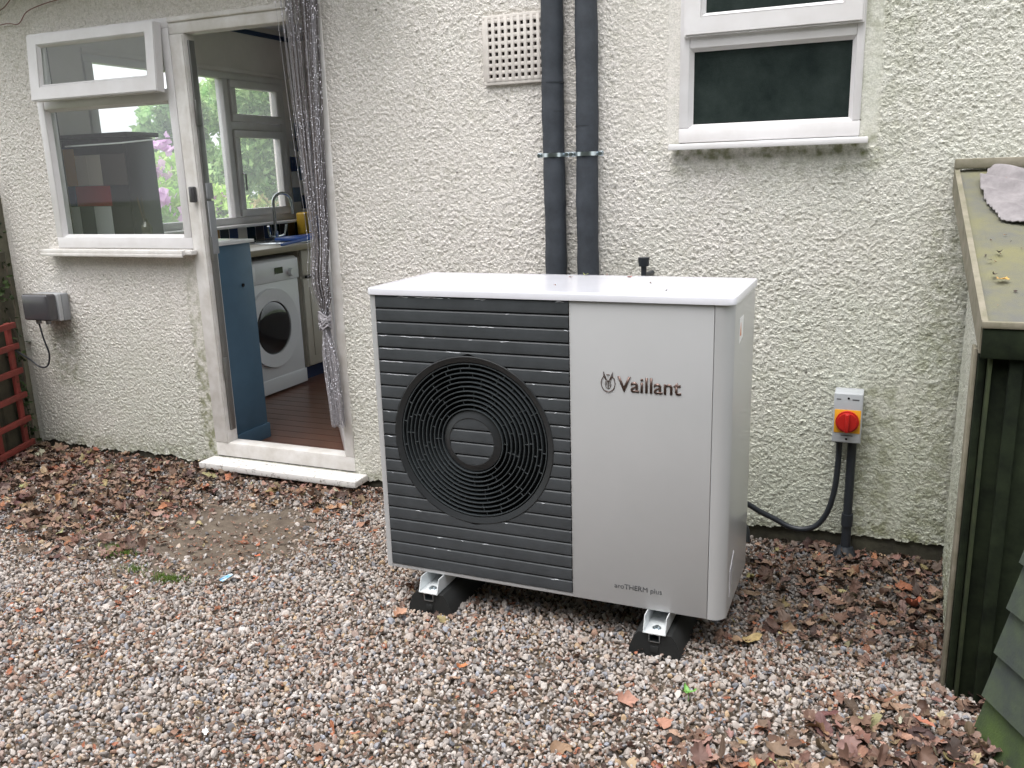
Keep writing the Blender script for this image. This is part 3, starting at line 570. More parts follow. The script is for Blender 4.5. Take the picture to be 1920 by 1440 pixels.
# kitchen shell
b = MB(); b.box(-2.62, .6, 1.001, 3.36, .0, .05); o = b.build('kitchen_floor', M['laminate'], house)
fl = MB()
for i in range(26):
    yy = 1.0 + i * .09
    fl.box(-2.05, .6, yy + .0435, yy + .0455, .0495, .0507)
fl.build('floor_joints', mat('floor_joint', (.105, .052, .038), .5), house)
b = MB(); b.box(-2.62, -1.8, 3.26, 3.36, .05, 2.40); b.box(.4, .6, 3.26, 3.36, .05, 2.40); b.box(-1.8, .4, 3.26, 3.36, .05, .45); b.box(-1.8, .4, 3.26, 3.36, 2.33, 2.40); b.box(.6, .7, 1.0, 3.36, 0, 2.40); b.build('kitchen_walls', M['plaster'], house)
b = MB(); b.box(-2.62, .7, 1.0, 3.36, 2.40, 2.5); b.build('kitchen_ceiling', M['ceiling'], house)
b = MB(); b.box(-2.619, -2.607, 1.01, 3.258, 2.335, 2.365, .002); b.box(-2.607, .5, 3.246, 3.259, 2.335, 2.365, .002); b.build('wall_border', M['trimblue'], house)
b = MB(); b.box(-3.0, -.35, .50, .884, 2.44, 2.50, .004); b.build('added_eaves', M['upvc_old'], house)  # unseen overhang added to shade the upper left wall
b = MB(); b.box(-2.74, 2.75, .93, 3.6, 2.995, 3.05); b.build('upper_floor', M['plaster'], house)
b = MB(); frame_rect(b, -1.8, .4, .45, 2.33, .06, 3.27, 3.33); bw_ = b.build('fill_light_window', M['upvc'], house)  # unseen window added to let fill light into the kitchen
b = MB(); b.box(-1.745, .345, 3.298, 3.302, .505, 2.275); b.build('pane', M['glass'], bw_)  # pane of the added unseen window
# kitchen window in the side wall
kw = MB(); xk0, xk1 = -2.675, -2.615
def kbar(y0, y1, z0, z1, e=0, bev=.004): kw.box(xk0 - e, xk1 + e, y0, y1, z0, z1, bev)
kbar(1.425, 3.15, 1.086, 1.135); kbar(1.425, 3.15, 2.03, 2.07); kbar(1.43, 1.485, 1.135, 2.03, .001); kbar(3.095, 3.148, 1.135, 2.03, .001)
kbar(2.515, 2.565, 1.135, 2.03, .002); kbar(2.565, 3.095, 1.71, 1.76, .001)
kw = kw.build('kitchen_window', M['upvc'], house)
k2 = MB()
for (a, b_, c, d) in ((2.568, 3.092, 1.762, 2.028), (2.568, 3.092, 1.137, 1.708)):
    w_ = .05
    for (p, q, r_, s_) in ((a, b_, c, c + w_), (a, b_, d - w_, d), (a, a + w_, c + w_, d - w_), (b_ - w_, b_, c + w_, d - w_)): k2.box(xk1 - .03, xk1 + .018, p, q, r_, s_, .005)
k2.build('casement', M['upvc'], kw)
b = MB(); b.box(-2.650, -2.646, 1.485, 2.515, 1.135, 2.03); b.box(-2.650, -2.646, 2.618, 3.042, 1.812, 1.978); b.box(-2.650, -2.646, 2.618, 3.042, 1.187, 1.658); b.build('pane', M['kglass'], kw)
b = MB(); b.tube([(-2.59, 2.60, 1.42), (-2.575, 2.61, 1.42), (-2.57, 2.60, 1.31)], .007, 8); b.build('casement_handle', M['steel'], kw)
b = MB(); b.box(-2.62, -2.50, 1.42, 3.25, 1.072, 1.088, .003); b.build('window_board', M['upvc'], kw)
b = MB(); b.box(-2.618, -2.606, 1.42, 3.25, 2.075, 2.10, .004); b.build('head_trim', M['plaster'], kw)
# tiles
def tile_sheet(name, o, u, v, nu, nv, du, dv, keys):
    """one sheet of square tiles, joint lines as narrow faces"""
    o, u, v = Vector(o), Vector(u), Vector(v); us = [0.]; vs = [0.]
    for i in range(nu): us += [i * du + du - .003, (i + 1) * du]
    for j in range(nv): vs += [j * dv + dv - .003, (j + 1) * dv]
    used = sorted(set(keys)); me = bpy.data.meshes.new(name); bm_ = bmesh.new()
    g_ = [[bm_.verts.new(o + u * a + v * b) for a in us] for b in vs]
    for j in range(len(vs) - 1):
        for i in range(len(us) - 1):
            f = bm_.faces.new((g_[j][i], g_[j][i + 1], g_[j + 1][i + 1], g_[j + 1][i]))
            f.material_index = len(used) if (i % 2 or j % 2) else used.index(keys[(j // 2) * nu + i // 2])
    bm_.to_mesh(me); bm_.free()
    for k_ in used: me.materials.append(M['tile_' + k_])
    me.materials.append(M['plaster']); link(name, me, house)
tile_sheet('window_tiles', (-2.612, 1.98, .97), (0, 1, 0), (0, 0, 1), 14, 1, .09, .10, 'rckogncgkngkok')
tile_sheet('back_wall_tiles', (-2.62, 3.252, .95), (1, 0, 0), (0, 0, 1), 6, 8, .152, .104, 'bwnwbwwbwbwnnwbwnwwnwbwbbwbwnwwbwnwbnwwbwnbwnwbw')
tile_sheet('corner_tiles', (-2.611, 3.16, 1.10), (0, 1, 0), (0, 0, 1), 1, 5, .092, .11, 'wbwnw')

# cord across the left window
b = MB(); b.tube([(-2.36, 1.012, 1.567), (-2.0, 1.012, 1.570), (-1.60, 1.012, 1.583)], .004, 6); tag(b.build('curtain_wire', M['whitep']), 'thin white curtain wire stretched across the left window', 'curtain wire')

# ================================================================ KITCHEN THINGS
# tall patchwork cupboard
cup = thing('tall_cupboard', 'tall kitchen cupboard with patchwork coloured side behind the left window', 'cupboard'); cup.location = (-2.39, 1.3, .05)
def at(mb, name, m, par, loc=None):
    o = mb.build(name, m, par)
    o.matrix_parent_inverse = Matrix.Translation(par.location).inverted(); return o
b = MB(); b.box(-2.605, -2.165, 1.206, 1.40, .05, 1.61, .003); at(b, 'carcass', M['tile_k'], cup)
b = MB(); b.box(-2.612, -2.13, 1.19, 1.41, 1.612, 1.635, .003); at(b, 'top_shelf', M['tile_k'], cup)
pat = [('o', -2.605, -2.525, 1.372, 1.565), ('c', -2.525, -2.44, 1.372, 1.53), ('c', -2.44, -2.345, 1.372, 1.53), ('k', -2.525, -2.345, 1.53, 1.565), ('k', -2.605, -2.345, 1.565, 1.61), ('t', -2.345, -2.172, 1.372, 1.53), ('k', -2.345, -2.172, 1.53, 1.61),
       ('n', -2.605, -2.55, 1.266, 1.372), ('r', -2.55, -2.30, 1.266, 1.372), ('k', -2.30, -2.172, 1.266, 1.372),
       ('w', -2.605, -2.54, 1.05, 1.266), ('g', -2.54, -2.435, 1.05, 1.266), ('w', -2.435, -2.312, 1.05, 1.266), ('k', -2.312, -2.172, 1.05, 1.266)]
PM = {'c': mat('beige_panel', (.66, .58, .50), .5), 'w': mat('pale_grey_panel', (.66, .66, .64), .5), 'g': mat('dark_grey_panel', (.13, .13, .135), .5), 't': mat('brown_grey_panel', (.16, .13, .12), .5)}
for kx, a, b_, c, d in pat:
    m_ = MB(); m_.box(a + .001, b_ - .001, 1.200, 1.2055, c + .001, d - .001, .001, 1); at(m_, 'panel', PM.get(kx) or M['tile_' + kx], cup)

# breakfast bar end, blue
bar = thing('breakfast_bar', 'blue painted cupboard end with white top just inside the doorway', 'cupboard'); bar.location = (-1.75, 1.14, .05)
b = MB(); b.box(-2.06, -1.502, 1.02, 1.29, .05, 1.072, .002); at(b, 'body', M['bluepaint'], bar)
b = MB(); b.box(-2.07, -1.492, 1.015, 1.296, .05, .128, .002); at(b, 'skirting', M['bluepaint'], bar)
b = MB(); b.box(-2.08, -1.485, 1.01, 1.305, 1.074, 1.09, .002); at(b, 'top', M['tile_w'], bar)
b = MB(); b.cyl((-1.503, 1.205, .867), (-1.496, 1.205, .867), .009, 12); at(b, 'catch', M['display'], bar)
# base cabinets and worktop
kc = thing('kitchen_unit', 'run of cream base cabinets with worktop and sink under the kitchen window', 'kitchen unit'); kc.location = (-2.3, 2.4, .05)
b = MB(); b.box(-2.61, -2.0, 1.42, 3.24, .935, .968, .003); at(b, 'worktop', M['worktop'], kc)
b = MB(); b.box(-1.998, -1.990, 1.42, 3.24, .934, .969, .002); at(b, 'worktop_edge', M['woodedge'], kc)
b = MB(); b.box(-2.60, -2.06, 2.42, 3.24, .15, .93, .002); at(b, 'carcass', M['cream'], kc)
for y0 in (2.425, 2.835):
    b = MB(); b.box(-2.058, -2.040, y0, y0 + .40, .16, .74, .004); b.box(-2.040, -2.034, y0 + .06, y0 + .34, .22, .68, .003); d_ = at(b, 'door', M['cream'], kc)
    b = MB(); b.box(-2.058, -2.040, y0, y0 + .40, .76, .925, .004); at(b, 'drawer', M['cream'], kc)
    b = MB(); b.box(-2.040, -2.026, y0 + .02, y0 + .38, .742, .757, .002); at(b, 'handle', M['display'], kc)
b = MB(); b.box(-2.55, -2.12, 2.42, 3.24, .05, .149); at(b, 'kickboard', M['tile_n'], kc)
b = MB(); b.box(-2.52, -2.10, 2.32, 3.0, .969, .975, .002); b.box(-2.50, -2.12, 2.42, 2.9, .9755, .977); at(b, 'sink', M['steel'], kc)
b = MB(); b.tube([(-2.06, 2.26, .975), (-2.05, 2.6, .995), (-2.12, 2.98, 1.01), (-2.3, 3.0, 1.0)], .009, 6); b.box(-2.3, -2.08, 2.5, 2.95, .98, 1.0, .005); o = at(b, 'washing_up_bowl', M['bluep'], kc)
# tap
tp = MB(); tp.cyl((-2.44, 2.70, .975), (-2.44, 2.70, 1.03), .018, 12)
arc = [(-2.44, 2.70, 1.02), (-2.44, 2.70, 1.20)] + [(-2.44 + .03 * (1 - math.cos(t)) , 2.70 + .062 * (1 - math.cos(t)), 1.22 + .065 * math.sin(t)) for t in np.linspace(0, PI, 12)] + [(-2.38, 2.826, 1.14)]
tp.tube(arc, .011, 10); tp.tube([(-2.44, 2.70, .99), (-2.43, 2.62, 1.0), (-2.42, 2.60, 1.07)], .009, 8); tp.tube([(-2.44, 2.70, .99), (-2.43, 2.78, 1.0), (-2.42, 2.80, 1.07)], .009, 8)
tag(tp.build('tap', M['steel']), 'tall curved steel mixer tap at the kitchen sink', 'tap')
b = MB(); b.box(-2.50, -2.42, 3.02, 3.18, .98, 1.14, .012, 3); tag(b.build('cleaning_bottle', M['yellow']), 'yellow bottle standing by the tiles behind the sink', 'bottle')
b = MB(); b.box(-2.38, -2.16, 3.05, 3.20, .98, 1.12, .02, 3); tag(b.build('storage_tub', M['bluep']), 'blue tub on the worktop in the far corner', 'tub')
b = MB(); b.cyl((-2.17, 2.90, .976), (-2.17, 2.90, 1.12), .045, 20, .038); b.tube([(-2.21, 2.86, 1.10), (-2.24, 2.83, 1.09), (-2.24, 2.83, 1.02), (-2.21, 2.86, 1.0)], .007, 8); tag(b.build('jug', M['whitep']), 'white jug with handle on the worktop beside the string curtain', 'jug')
# washing machine
wm = thing('washing_machine', 'white front loading washing machine with round dark porthole', 'washing machine'); wm.location = (-2.33, 2.1, .05)
b = MB(); b.box(-2.60, -2.052, 1.795, 2.395, .06, .90, .022, 4); at(b, 'body', M['appliance'], wm)
b = MB(); b.box(-2.056, -2.044, 1.80, 2.39, .755, .885, .005, 2); b.box(-2.048, -2.041, 1.83, 1.96, .78, .865, .003); cp = at(b, 'control_panel', M['appliance'], wm)
b = MB(); b.box(-2.0435, -2.041, 2.145, 2.225, .803, .842); o = at(b, 'display', M['display'], wm)
b = MB(); b.cyl((-2.044, 2.30, .80), (-2.020, 2.30, .80), .026, 24, .022); at(b, 'dial', M['appliance'], wm)
b = MB(); b.box(-2.054, -2.047, 1.797, 2.393, .064, .155, .003); at(b, 'kick_panel', M['appliance'], wm)
def ring_x(mb, cy, cz, r0, r1, xa, xb, n=56):
    vs = []
    for rr, xx in ((r1, xa), (r1 * .995, xb), (r0, xb - .004), (r0, xa)):
        vs.append([mb.bm.verts.new((xx, cy + rr * math.cos(2 * PI * i / n), cz + rr * math.sin(2 * PI * i / n))) for i in range(n)])
    for a in range(3):
        for i in range(n): mb.bm.faces.new((vs[a][i], vs[a][(i + 1) % n], vs[a + 1][(i + 1) % n], vs[a + 1][i]))
b = MB(); ring_x(b, 2.085, .475, .168, .248, -2.053, -2.030); dr = at(b, 'door', M['appliance'], wm)
b = MB(); b.sphere((-2.046, 2.085, .475), .169, 4, (.12, 1, 1)); o = at(b, 'porthole', M['dglass'], wm)
# bottle with reeds on the inner window board
bo = thing('reed_diffuser', 'small dark bottle with reeds on the window board', 'bottle'); bo.location = (-1.98, 1.10, 1.092)
b = MB(); b.cyl((-1.98, 1.10, 1.093), (-1.98, 1.10, 1.165), .026, 20); b.cyl((-1.98, 1.10, 1.165), (-1.98, 1.10, 1.19), .026, 20, .011); b.cyl((-1.98, 1.10, 1.19), (-1.98, 1.10, 1.205), .011, 16); at(b, 'bottle', M['bottle'], bo)
b = MB()
for dx, dy in ((-.035, 0), (-.022, .01), (-.03, -.01)): b.tube([(-1.98, 1.10, 1.12), (-1.98 + dx, 1.10 + dy, 1.31)], .0018, 5)
at(b, 'reeds', M['reed'], bo)

# ================================================================ STRING CURTAIN
cur = thing('string_curtain', 'glittery lilac silver string curtain knotted beside the doorway', 'curtain'); 
yc = .862; KN = Vector((-.780, yc, .775))
st = MB(); bd_v, bd_f = [], []
def strand(pts, r=.0012): st.tube(pts, r, 3, cap=False)
M['strand2'] = mat('taupe_thread', (.12, .10, .095), .5, metal=.2)
OV = np.array([(1, 0, 0), (-1, 0, 0), (0, 1, 0), (0, -1, 0), (0, 0, 1), (0, 0, -1)], float); OF = np.array([(0, 2, 4), (2, 1, 4), (1, 3, 4), (3, 0, 4), (2, 0, 5), (1, 2, 5), (3, 1, 5), (0, 3, 5)])
def bead(p, r):
    b0 = len(bd_v) * 6; bd_v.append(OV * [r, r, r * 1.5] + np.array(p)); bd_f.append(OF + b0)
dk = MB(); LT_ = st
for i in range(130):
    st = dk if i % 2 else LT_
    u = rng.random() ** .62                               # denser towards the right
    ta = -.890 + .205 * u; dy = rng.uniform(-.022, .022); ph = rng.uniform(0, 6); bulge = -.030 * (1 - u) - .01
    pts = []
    for z in np.linspace(2.20, .80, 22):
        t = (2.20 - z) / 1.40
        zl = [2.20, 1.70, 1.23, 1.0, .87, .80]; xl = np.interp(-z, [-q for q in zl], [-.912, -.876, -.836, -.822, -.812, -.800]); xr = np.interp(-z, [-q for q in zl], [-.690, -.715, -.733, -.738, -.742, -.765]); xm = xl + (xr - xl) * u
        xk = KN.x + (u - .5) * .02
        s_ = sstep(.955, 1.0, t); xx = xm * (1 - s_) + xk * s_ + bulge * .5 * math.sin(PI * sstep(.80, 1.0, t))
        pts.append((xx + .0022 * math.sin(9 * t + ph), yc + dy * (1 - .5 * s_) + .0016 * math.cos(11 * t + ph) - .015 * math.sin(PI * sstep(.75, 1, t)), z - .0))
    strand(pts, .0011 if u > .25 else .0008)
    for k in range(34):
        q = rng.random() * 20.98; a_ = int(q); f_ = q - a_; p = Vector(pts[a_]).lerp(Vector(pts[a_ + 1]), f_); bead((p.x, p.y - .001, p.z), rng.uniform(.0010, .0021))
LT_.build('strands', M['strand'], cur, recalc=False); dk.build('dark_strands', M['strand2'], cur, recalc=False)
np_mesh('beads', np.concatenate(bd_v), np.concatenate(bd_f), M['bead'], cur)
kn = MB()
for i in range(26):
    a = rng.uniform(0, 2 * PI); tl_ = rng.uniform(.1, 1.0)
    kn.tube([(KN.x + .024 * math.cos(a + t) * (1 + .2 * math.sin(3 * t + i)), KN.y + .022 * math.sin(a + t), KN.z + .026 - .0024 * i + .012 * math.sin(2 * t + i)) for t in np.linspace(0, 4, 14)], .0035, 5)
kn.sphere((KN.x, KN.y, KN.z - .004), .020, 2, (1, 1, 1.6)); kn.build('knot', M['strand'], cur)
st = MB(); bd_v, bd_f = [], []
for i in range(90):
    u = rng.random(); ph = rng.uniform(0, 6); dy = rng.uniform(-.014, .014); zb = .285 + rng.uniform(0, .035); pts = []
    for z in np.linspace(.765, zb, 12):
        t = (.765 - z) / .48; xx = KN.x + (u - .5) * (.018 + .050 * sstep(0, .35, t)) + .028 * t; pts.append((xx + .002 * math.sin(8 * t + ph), yc + dy, z))
    strand(pts, .0013)
    for k in range(12):
        q = rng.random() * 10.98; a_ = int(q); p = Vector(pts[a_]).lerp(Vector(pts[a_ + 1]), q - a_); bead((p.x, p.y - .001, p.z), rng.uniform(.0012, .0022))
st.build('tail', M['strand'], cur, recalc=False); np_mesh('tail_beads', np.concatenate(bd_v), np.concatenate(bd_f), M['bead'], cur)
b = MB(); b.tube([(-.99, yc, 2.215), (-.66, yc, 2.215)], .009, 10); b.build('rail', M['whitep'], cur)

# ================================================================ HEAT PUMP
hp = thing('heat_pump', 'large white outdoor heat pump with round black fan grille on the gravel', 'heat pump')
ZB, ZT, WD, DP = .127, 1.047, 1.10, .417
def rrect(x0, x1, y0, y1, rs, n=8):
    """rounded rectangle, radii for corners (x0y0, x1y0, x1y1, x0y1)"""
    P = []
    for (cx_, cy_, r_, a0) in ((x0 + rs[0], y0 + rs[0], rs[0], PI), (x1 - rs[1], y0 + rs[1], rs[1], 1.5 * PI), (x1 - rs[2], y1 - rs[2], rs[2], 0), (x0 + rs[3], y1 - rs[3], rs[3], .5 * PI)):
        for i in range(n + 1): a = a0 + .5 * PI * i / n; P.append((cx_ + r_ * math.cos(a), cy_ + r_ * math.sin(a)))
    return P
idf = lambda u, v, w: (u, v, w)
# casing: back box plus front-left stile plus right wrap-round corner
c = MB(); c.prism([(x, y) for x, y in rrect(.004, WD - .004, .03, DP - .004, (.001, .001, .012, .012))], idf, ZB + .02, ZT - .0205)
c.build('casing', M['unit_white'], hp, angle=30)
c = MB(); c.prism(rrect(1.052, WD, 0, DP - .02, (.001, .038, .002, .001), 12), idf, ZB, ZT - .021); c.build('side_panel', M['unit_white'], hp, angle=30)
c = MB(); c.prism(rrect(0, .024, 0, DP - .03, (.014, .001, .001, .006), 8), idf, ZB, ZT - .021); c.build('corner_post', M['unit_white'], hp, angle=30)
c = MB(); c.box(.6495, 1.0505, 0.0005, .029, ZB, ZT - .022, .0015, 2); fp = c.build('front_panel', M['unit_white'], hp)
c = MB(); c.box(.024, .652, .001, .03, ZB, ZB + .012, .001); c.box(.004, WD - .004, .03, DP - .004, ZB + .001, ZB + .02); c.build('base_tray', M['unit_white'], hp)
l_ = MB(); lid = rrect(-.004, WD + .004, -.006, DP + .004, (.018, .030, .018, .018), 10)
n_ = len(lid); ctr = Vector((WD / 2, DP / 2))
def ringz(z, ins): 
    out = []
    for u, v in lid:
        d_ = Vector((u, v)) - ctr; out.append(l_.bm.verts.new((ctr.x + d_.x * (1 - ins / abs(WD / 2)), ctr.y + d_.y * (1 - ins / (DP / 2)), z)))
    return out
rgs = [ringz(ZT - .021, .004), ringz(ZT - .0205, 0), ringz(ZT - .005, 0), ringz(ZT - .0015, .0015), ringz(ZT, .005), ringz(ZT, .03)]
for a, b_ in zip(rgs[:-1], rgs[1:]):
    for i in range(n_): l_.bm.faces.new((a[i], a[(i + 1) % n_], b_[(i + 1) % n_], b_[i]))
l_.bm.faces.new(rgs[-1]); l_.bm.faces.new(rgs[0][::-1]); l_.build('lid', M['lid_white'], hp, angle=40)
# slatted grille
CX, CZ, RO, RH = .333, .586, .2655, .073
GX0, GX1, GZ0, GZ1, PITCH = .0255, .6485, ZB + .013, ZT - .0235, .0403
def slat_profile(zt):
    """from slat top (zt) downward: (dz, y)"""
    return [(0, .013), (.0001, .0015), (.0035, -.0012), (.012, -.0022), (.030, -.0026), (.0352, -.0022), (.0368, .001), (.0370, .013)]
sl = MB(); hub = MB(); lips = []
zt = GZ1; rowi = 0
while zt > GZ0 + .01:
    prof = [(dz, y) for dz, y in slat_profile(zt)]
    fine = []
    for (a, ya), (b_, yb) in zip(prof[:-1], prof[1:]):
        m_ = max(1, int((b_ - a) / .0045)); fine += [(a + (b_ - a) * i / m_, ya + (yb - ya) * i / m_) for i in range(m_)]
    fine.append(prof[-1])
    fine = [(max(zt - dz, GZ0), y) for dz, y in fine]
    for side in (0, 1):
        prev = None
        for z, y in fine:
            dz = z - CZ; h = math.sqrt(max(RO * RO - dz * dz, 0)) if abs(dz) < RO else None
            if h is None: xa, xb = ((GX0, CX) if side == 0 else (CX, GX1))
            else: xa, xb = ((GX0, CX - h) if side == 0 else (CX + h, GX1))
            cur_ = (sl.bm.verts.new((xa, y, z)), sl.bm.verts.new((xb, y, z)))
            if prev: sl.bm.faces.new((prev[0], prev[1], cur_[1], cur_[0]))
            prev = cur_
    prev = None
    for z, y in fine:
        dz = z - CZ
        if abs(dz) < RH:
            h = math.sqrt(RH * RH - dz * dz); cur_ = (hub.bm.verts.new((CX - h, y + .001, z)), hub.bm.verts.new((CX + h, y + .001, z)))
            if prev: hub.bm.faces.new((prev[0], prev[1], cur_[1], cur_[0]))
            prev = cur_
        else: prev = None
    lips.append(zt - .0012); zt -= PITCH; rowi += 1
gr = sl.build('slatted_grille', M['grille'], hp, angle=30, recalc=False)
bk = MB()
for i in range(72):                                                       # dark backing with the round hole
    a0, a1 = 2 * PI * i / 72, 2 * PI * (i + 1) / 72
    def outp(a):
        c_, s_ = math.cos(a), math.sin(a); t = min([((GX1 if c_ > 0 else GX0) - CX) / c_ if abs(c_) > 1e-6 else 1e9, ((GZ1 if s_ > 0 else GZ0) - CZ) / s_ if abs(s_) > 1e-6 else 1e9]); return (CX + c_ * t, .0135, CZ + s_ * t)
    bk.quad((CX + RO * math.cos(a0), .0135, CZ + RO * math.sin(a0)), outp(a0), outp(a1), (CX + RO * math.cos(a1), .0135, CZ + RO * math.sin(a1)))
bk.box(GX0, GX0 + .001, .0, .0135, GZ0, GZ1); bk.build('grille_backing', M['cavity'], gr, smooth=False)
wt = MB()                                                                  # pale tubes painted as glints of the water film on slat lips
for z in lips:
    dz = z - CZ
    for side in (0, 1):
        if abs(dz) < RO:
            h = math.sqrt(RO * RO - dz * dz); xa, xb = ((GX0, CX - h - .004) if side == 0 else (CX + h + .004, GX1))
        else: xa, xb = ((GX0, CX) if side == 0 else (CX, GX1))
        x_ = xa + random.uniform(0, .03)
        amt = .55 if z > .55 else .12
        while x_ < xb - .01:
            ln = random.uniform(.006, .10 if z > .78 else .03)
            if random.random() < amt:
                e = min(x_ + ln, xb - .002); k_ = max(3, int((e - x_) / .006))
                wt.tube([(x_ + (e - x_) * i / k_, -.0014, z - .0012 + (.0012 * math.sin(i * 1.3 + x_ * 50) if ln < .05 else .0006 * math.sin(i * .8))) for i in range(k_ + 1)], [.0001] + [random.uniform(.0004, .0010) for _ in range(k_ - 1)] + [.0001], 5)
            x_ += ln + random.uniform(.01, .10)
tag(wt.build('painted_glints', M['lip_glint'], gr), kind='stuff')
# fan guard
def ring_y(mb, r0, r1, ya, yb, n=96):
    vs = []
    for rr, yy in ((r0, yb), (r0 + .0004, ya + .0006), ((r0 + r1) / 2, ya), (r1 - .0004, ya + .0006), (r1, yb)):
        vs.append([mb.bm.verts.new((CX + rr * math.cos(2 * PI * i / n), yy, CZ + rr * math.sin(2 * PI * i / n))) for i in range(n)])
    for a in range(4):
        for i in range(n): mb.bm.faces.new((vs[a][i], vs[a][(i + 1) % n], vs[a + 1][(i + 1) % n], vs[a + 1][i]))
fg = MB(); radii = [.1010 + .01395 * i for i in range(11)]
for i, r_ in enumerate(radii): ring_y(fg, r_ - .0018, r_ + .0018, .000 + .0003 * i, .016)
for i in range(10):
    nb = 8 + i
    for k in range(nb):
        a = 2 * PI * (k + (i * .5 + .13 * (i * i % 7))) / nb + .09 * math.sin(k * 2.3 + i)
        p0 = Vector((CX + (radii[i] + .0005) * math.cos(a), .006, CZ + (radii[i] + .0005) * math.sin(a))); p1 = Vector((CX + (radii[i + 1] - .0005) * math.cos(a), .006, CZ + (radii[i + 1] - .0005) * math.sin(a)))
        fg.cyl(p0, p1, .0014, 6)
fg = fg.build('fan_guard', mat('dark_grey_guard_rings', (.045, .052, .056), .35), hp, angle=50)
b = MB()
vs = []
for rr, yy in ((RO - .0002, -.0015), (RO - .003, -.003), (.2455, .004), (.2435, .03), (.2435, .06)):
    vs.append([b.bm.verts.new((CX + rr * math.cos(2 * PI * i / 96), yy, CZ + rr * math.sin(2 * PI * i / 96))) for i in range(96)])
for a in range(4):
    for i in range(96): b.bm.faces.new((vs[a][i], vs[a][(i + 1) % 96], vs[a + 1][(i + 1) % 96], vs[a + 1][i]))
b.build('outer_rim', M['grille_dark'], fg)
b = MB(); vs = []
for rr, yy in ((RH - .0005, -.001), (RH + .002, -.002), (.096, .006), (.0985, .03)):
    vs.append([b.bm.verts.new((CX + rr * math.cos(2 * PI * i / 72), yy, CZ + rr * math.sin(2 * PI * i / 72))) for i in range(72)])
for a in range(3):
    for i in range(72): b.bm.faces.new((vs[a][i], vs[a][(i + 1) % 72], vs[a + 1][(i + 1) % 72], vs[a + 1][i]))
b.build('hub_rim', M['grille_dark'], fg)
hub.build('hub_cover', M['grille'], fg, angle=30, recalc=False)
b = MB(); b.cyl((CX, .0295, CZ), (CX, .0298, CZ), RO - .001, 72); b.build('fan_cavity', M['cavity'], hp)
b = MB()
for k in range(3):
    a = 2 * PI * k / 3 + .4; pl = []
    for t in np.linspace(0, 1, 8): pl.append((.09 + .145 * t, -.35 - .25 * t)); 
    for t in np.linspace(1, 0, 8): pl.append((.09 + .145 * t, .35 + .15 * t))
    b.prism(pl, lambda u, v, w: (CX + u * math.cos(v + a), w - .004 * (v), CZ + u * math.sin(v + a)), .0245, .0265)
b.build('fan_blades', M['cavity'], hp)
# lettering
def text_mesh(body, name, m, parent, x0, x1, zbase, y, off=0., extr=.0006, squash=1.):
    cu = bpy.data.curves.new('t', 'FONT'); cu.body = body; cu.size = 1; cu.offset = off; cu.extrude = 0.0; cu.resolution_u = 4
    to = bpy.data.objects.new('t', cu); scn.collection.objects.link(to); bpy.context.view_layer.update()
    me = bpy.data.meshes.new_from_object(to.evaluated_get(bpy.context.evaluated_depsgraph_get())); bpy.data.objects.remove(to); bpy.data.curves.remove(cu)
    n = len(me.vertices); co = np.zeros(n * 3); me.vertices.foreach_get('co', co); co = co.reshape(-1, 3)
    s_ = (x1 - x0) / (co[:, 0].max() - co[:, 0].min()); xn = x0 + (co[:, 0] - co[:, 0].min()) * s_; zn = zbase + co[:, 1] * s_ * squash
    bm_ = bmesh.new(); bm_.from_mesh(me); bpy.data.meshes.remove(me)
    for i, v in enumerate(bm_.verts): v.co = Vector((xn[i], y, zn[i]))
    bmesh.ops.remove_doubles(bm_, verts=bm_.verts[:], dist=1e-6)
    r_ = bmesh.ops.extrude_face_region(bm_, geom=bm_.faces[:]); vv = [g for g in r_['geom'] if isinstance(g, bmesh.types.BMVert)]
    for v in vv: v.co.y -= extr
    bmesh.ops.recalc_face_normals(bm_, faces=bm_.faces[:])
    me = bpy.data.meshes.new(name); bm_.to_mesh(me); bm_.free(); me.materials.append(m); return link(name, me, parent)
text_mesh('Vaillant', 'lettering', M['chrome'], fp, .789, .967, .7775, -.0003, off=.013, extr=.0008, squash=1.02)
text_mesh('aroTHERM plus', 'model_lettering', M['print'], fp, .780, .921, .1800, .0, off=-.002, extr=.0005, squash=1.05)
em = MB(); ex, ez = .7625, .8010
em.tube([(ex + .0200 * math.cos(a), -.0005, ez - .003 + .0245 * math.sin(a)) for a in np.linspace(math.radians(128), math.radians(128 + 284), 40)], .00115, 6)
em.tube([(ex + .0200 * math.cos(a), -.0005, ez - .003 + .0245 * math.sin(a)) for a in np.linspace(math.radians(77), math.radians(103), 8)], .0012, 6)
for s_ in (-1, 1):
    em.tube([(ex + s_ * .0030, -.0005, ez + .004), (ex + s_ * .0085, -.0005, ez + .016), (ex + s_ * .0135, -.0005, ez + .0285), (ex + s_ * .0125, -.0005, ez + .018), (ex + s_ * .0070, -.0005, ez + .006)], .0011, 6)
    em.tube([(ex + s_ * .0015, -.0005, ez + .003), (ex + s_ * .0075, -.0005, ez + .001), (ex + s_ * .0085, -.0005, ez - .008), (ex + s_ * .0050, -.0005, ez - .016), (ex + s_ * .0, -.0005, ez - .019)], .0007, 5)
    em.tube([(ex + s_ * .0045, -.0005, ez - .002), (ex + s_ * .0050, -.0005, ez - .010)], .0010, 5)
em.tube([(ex, -.0005, ez + .005), (ex, -.0005, ez - .016)], .0013, 6)
em.build('emblem', M['chrome'], fp)
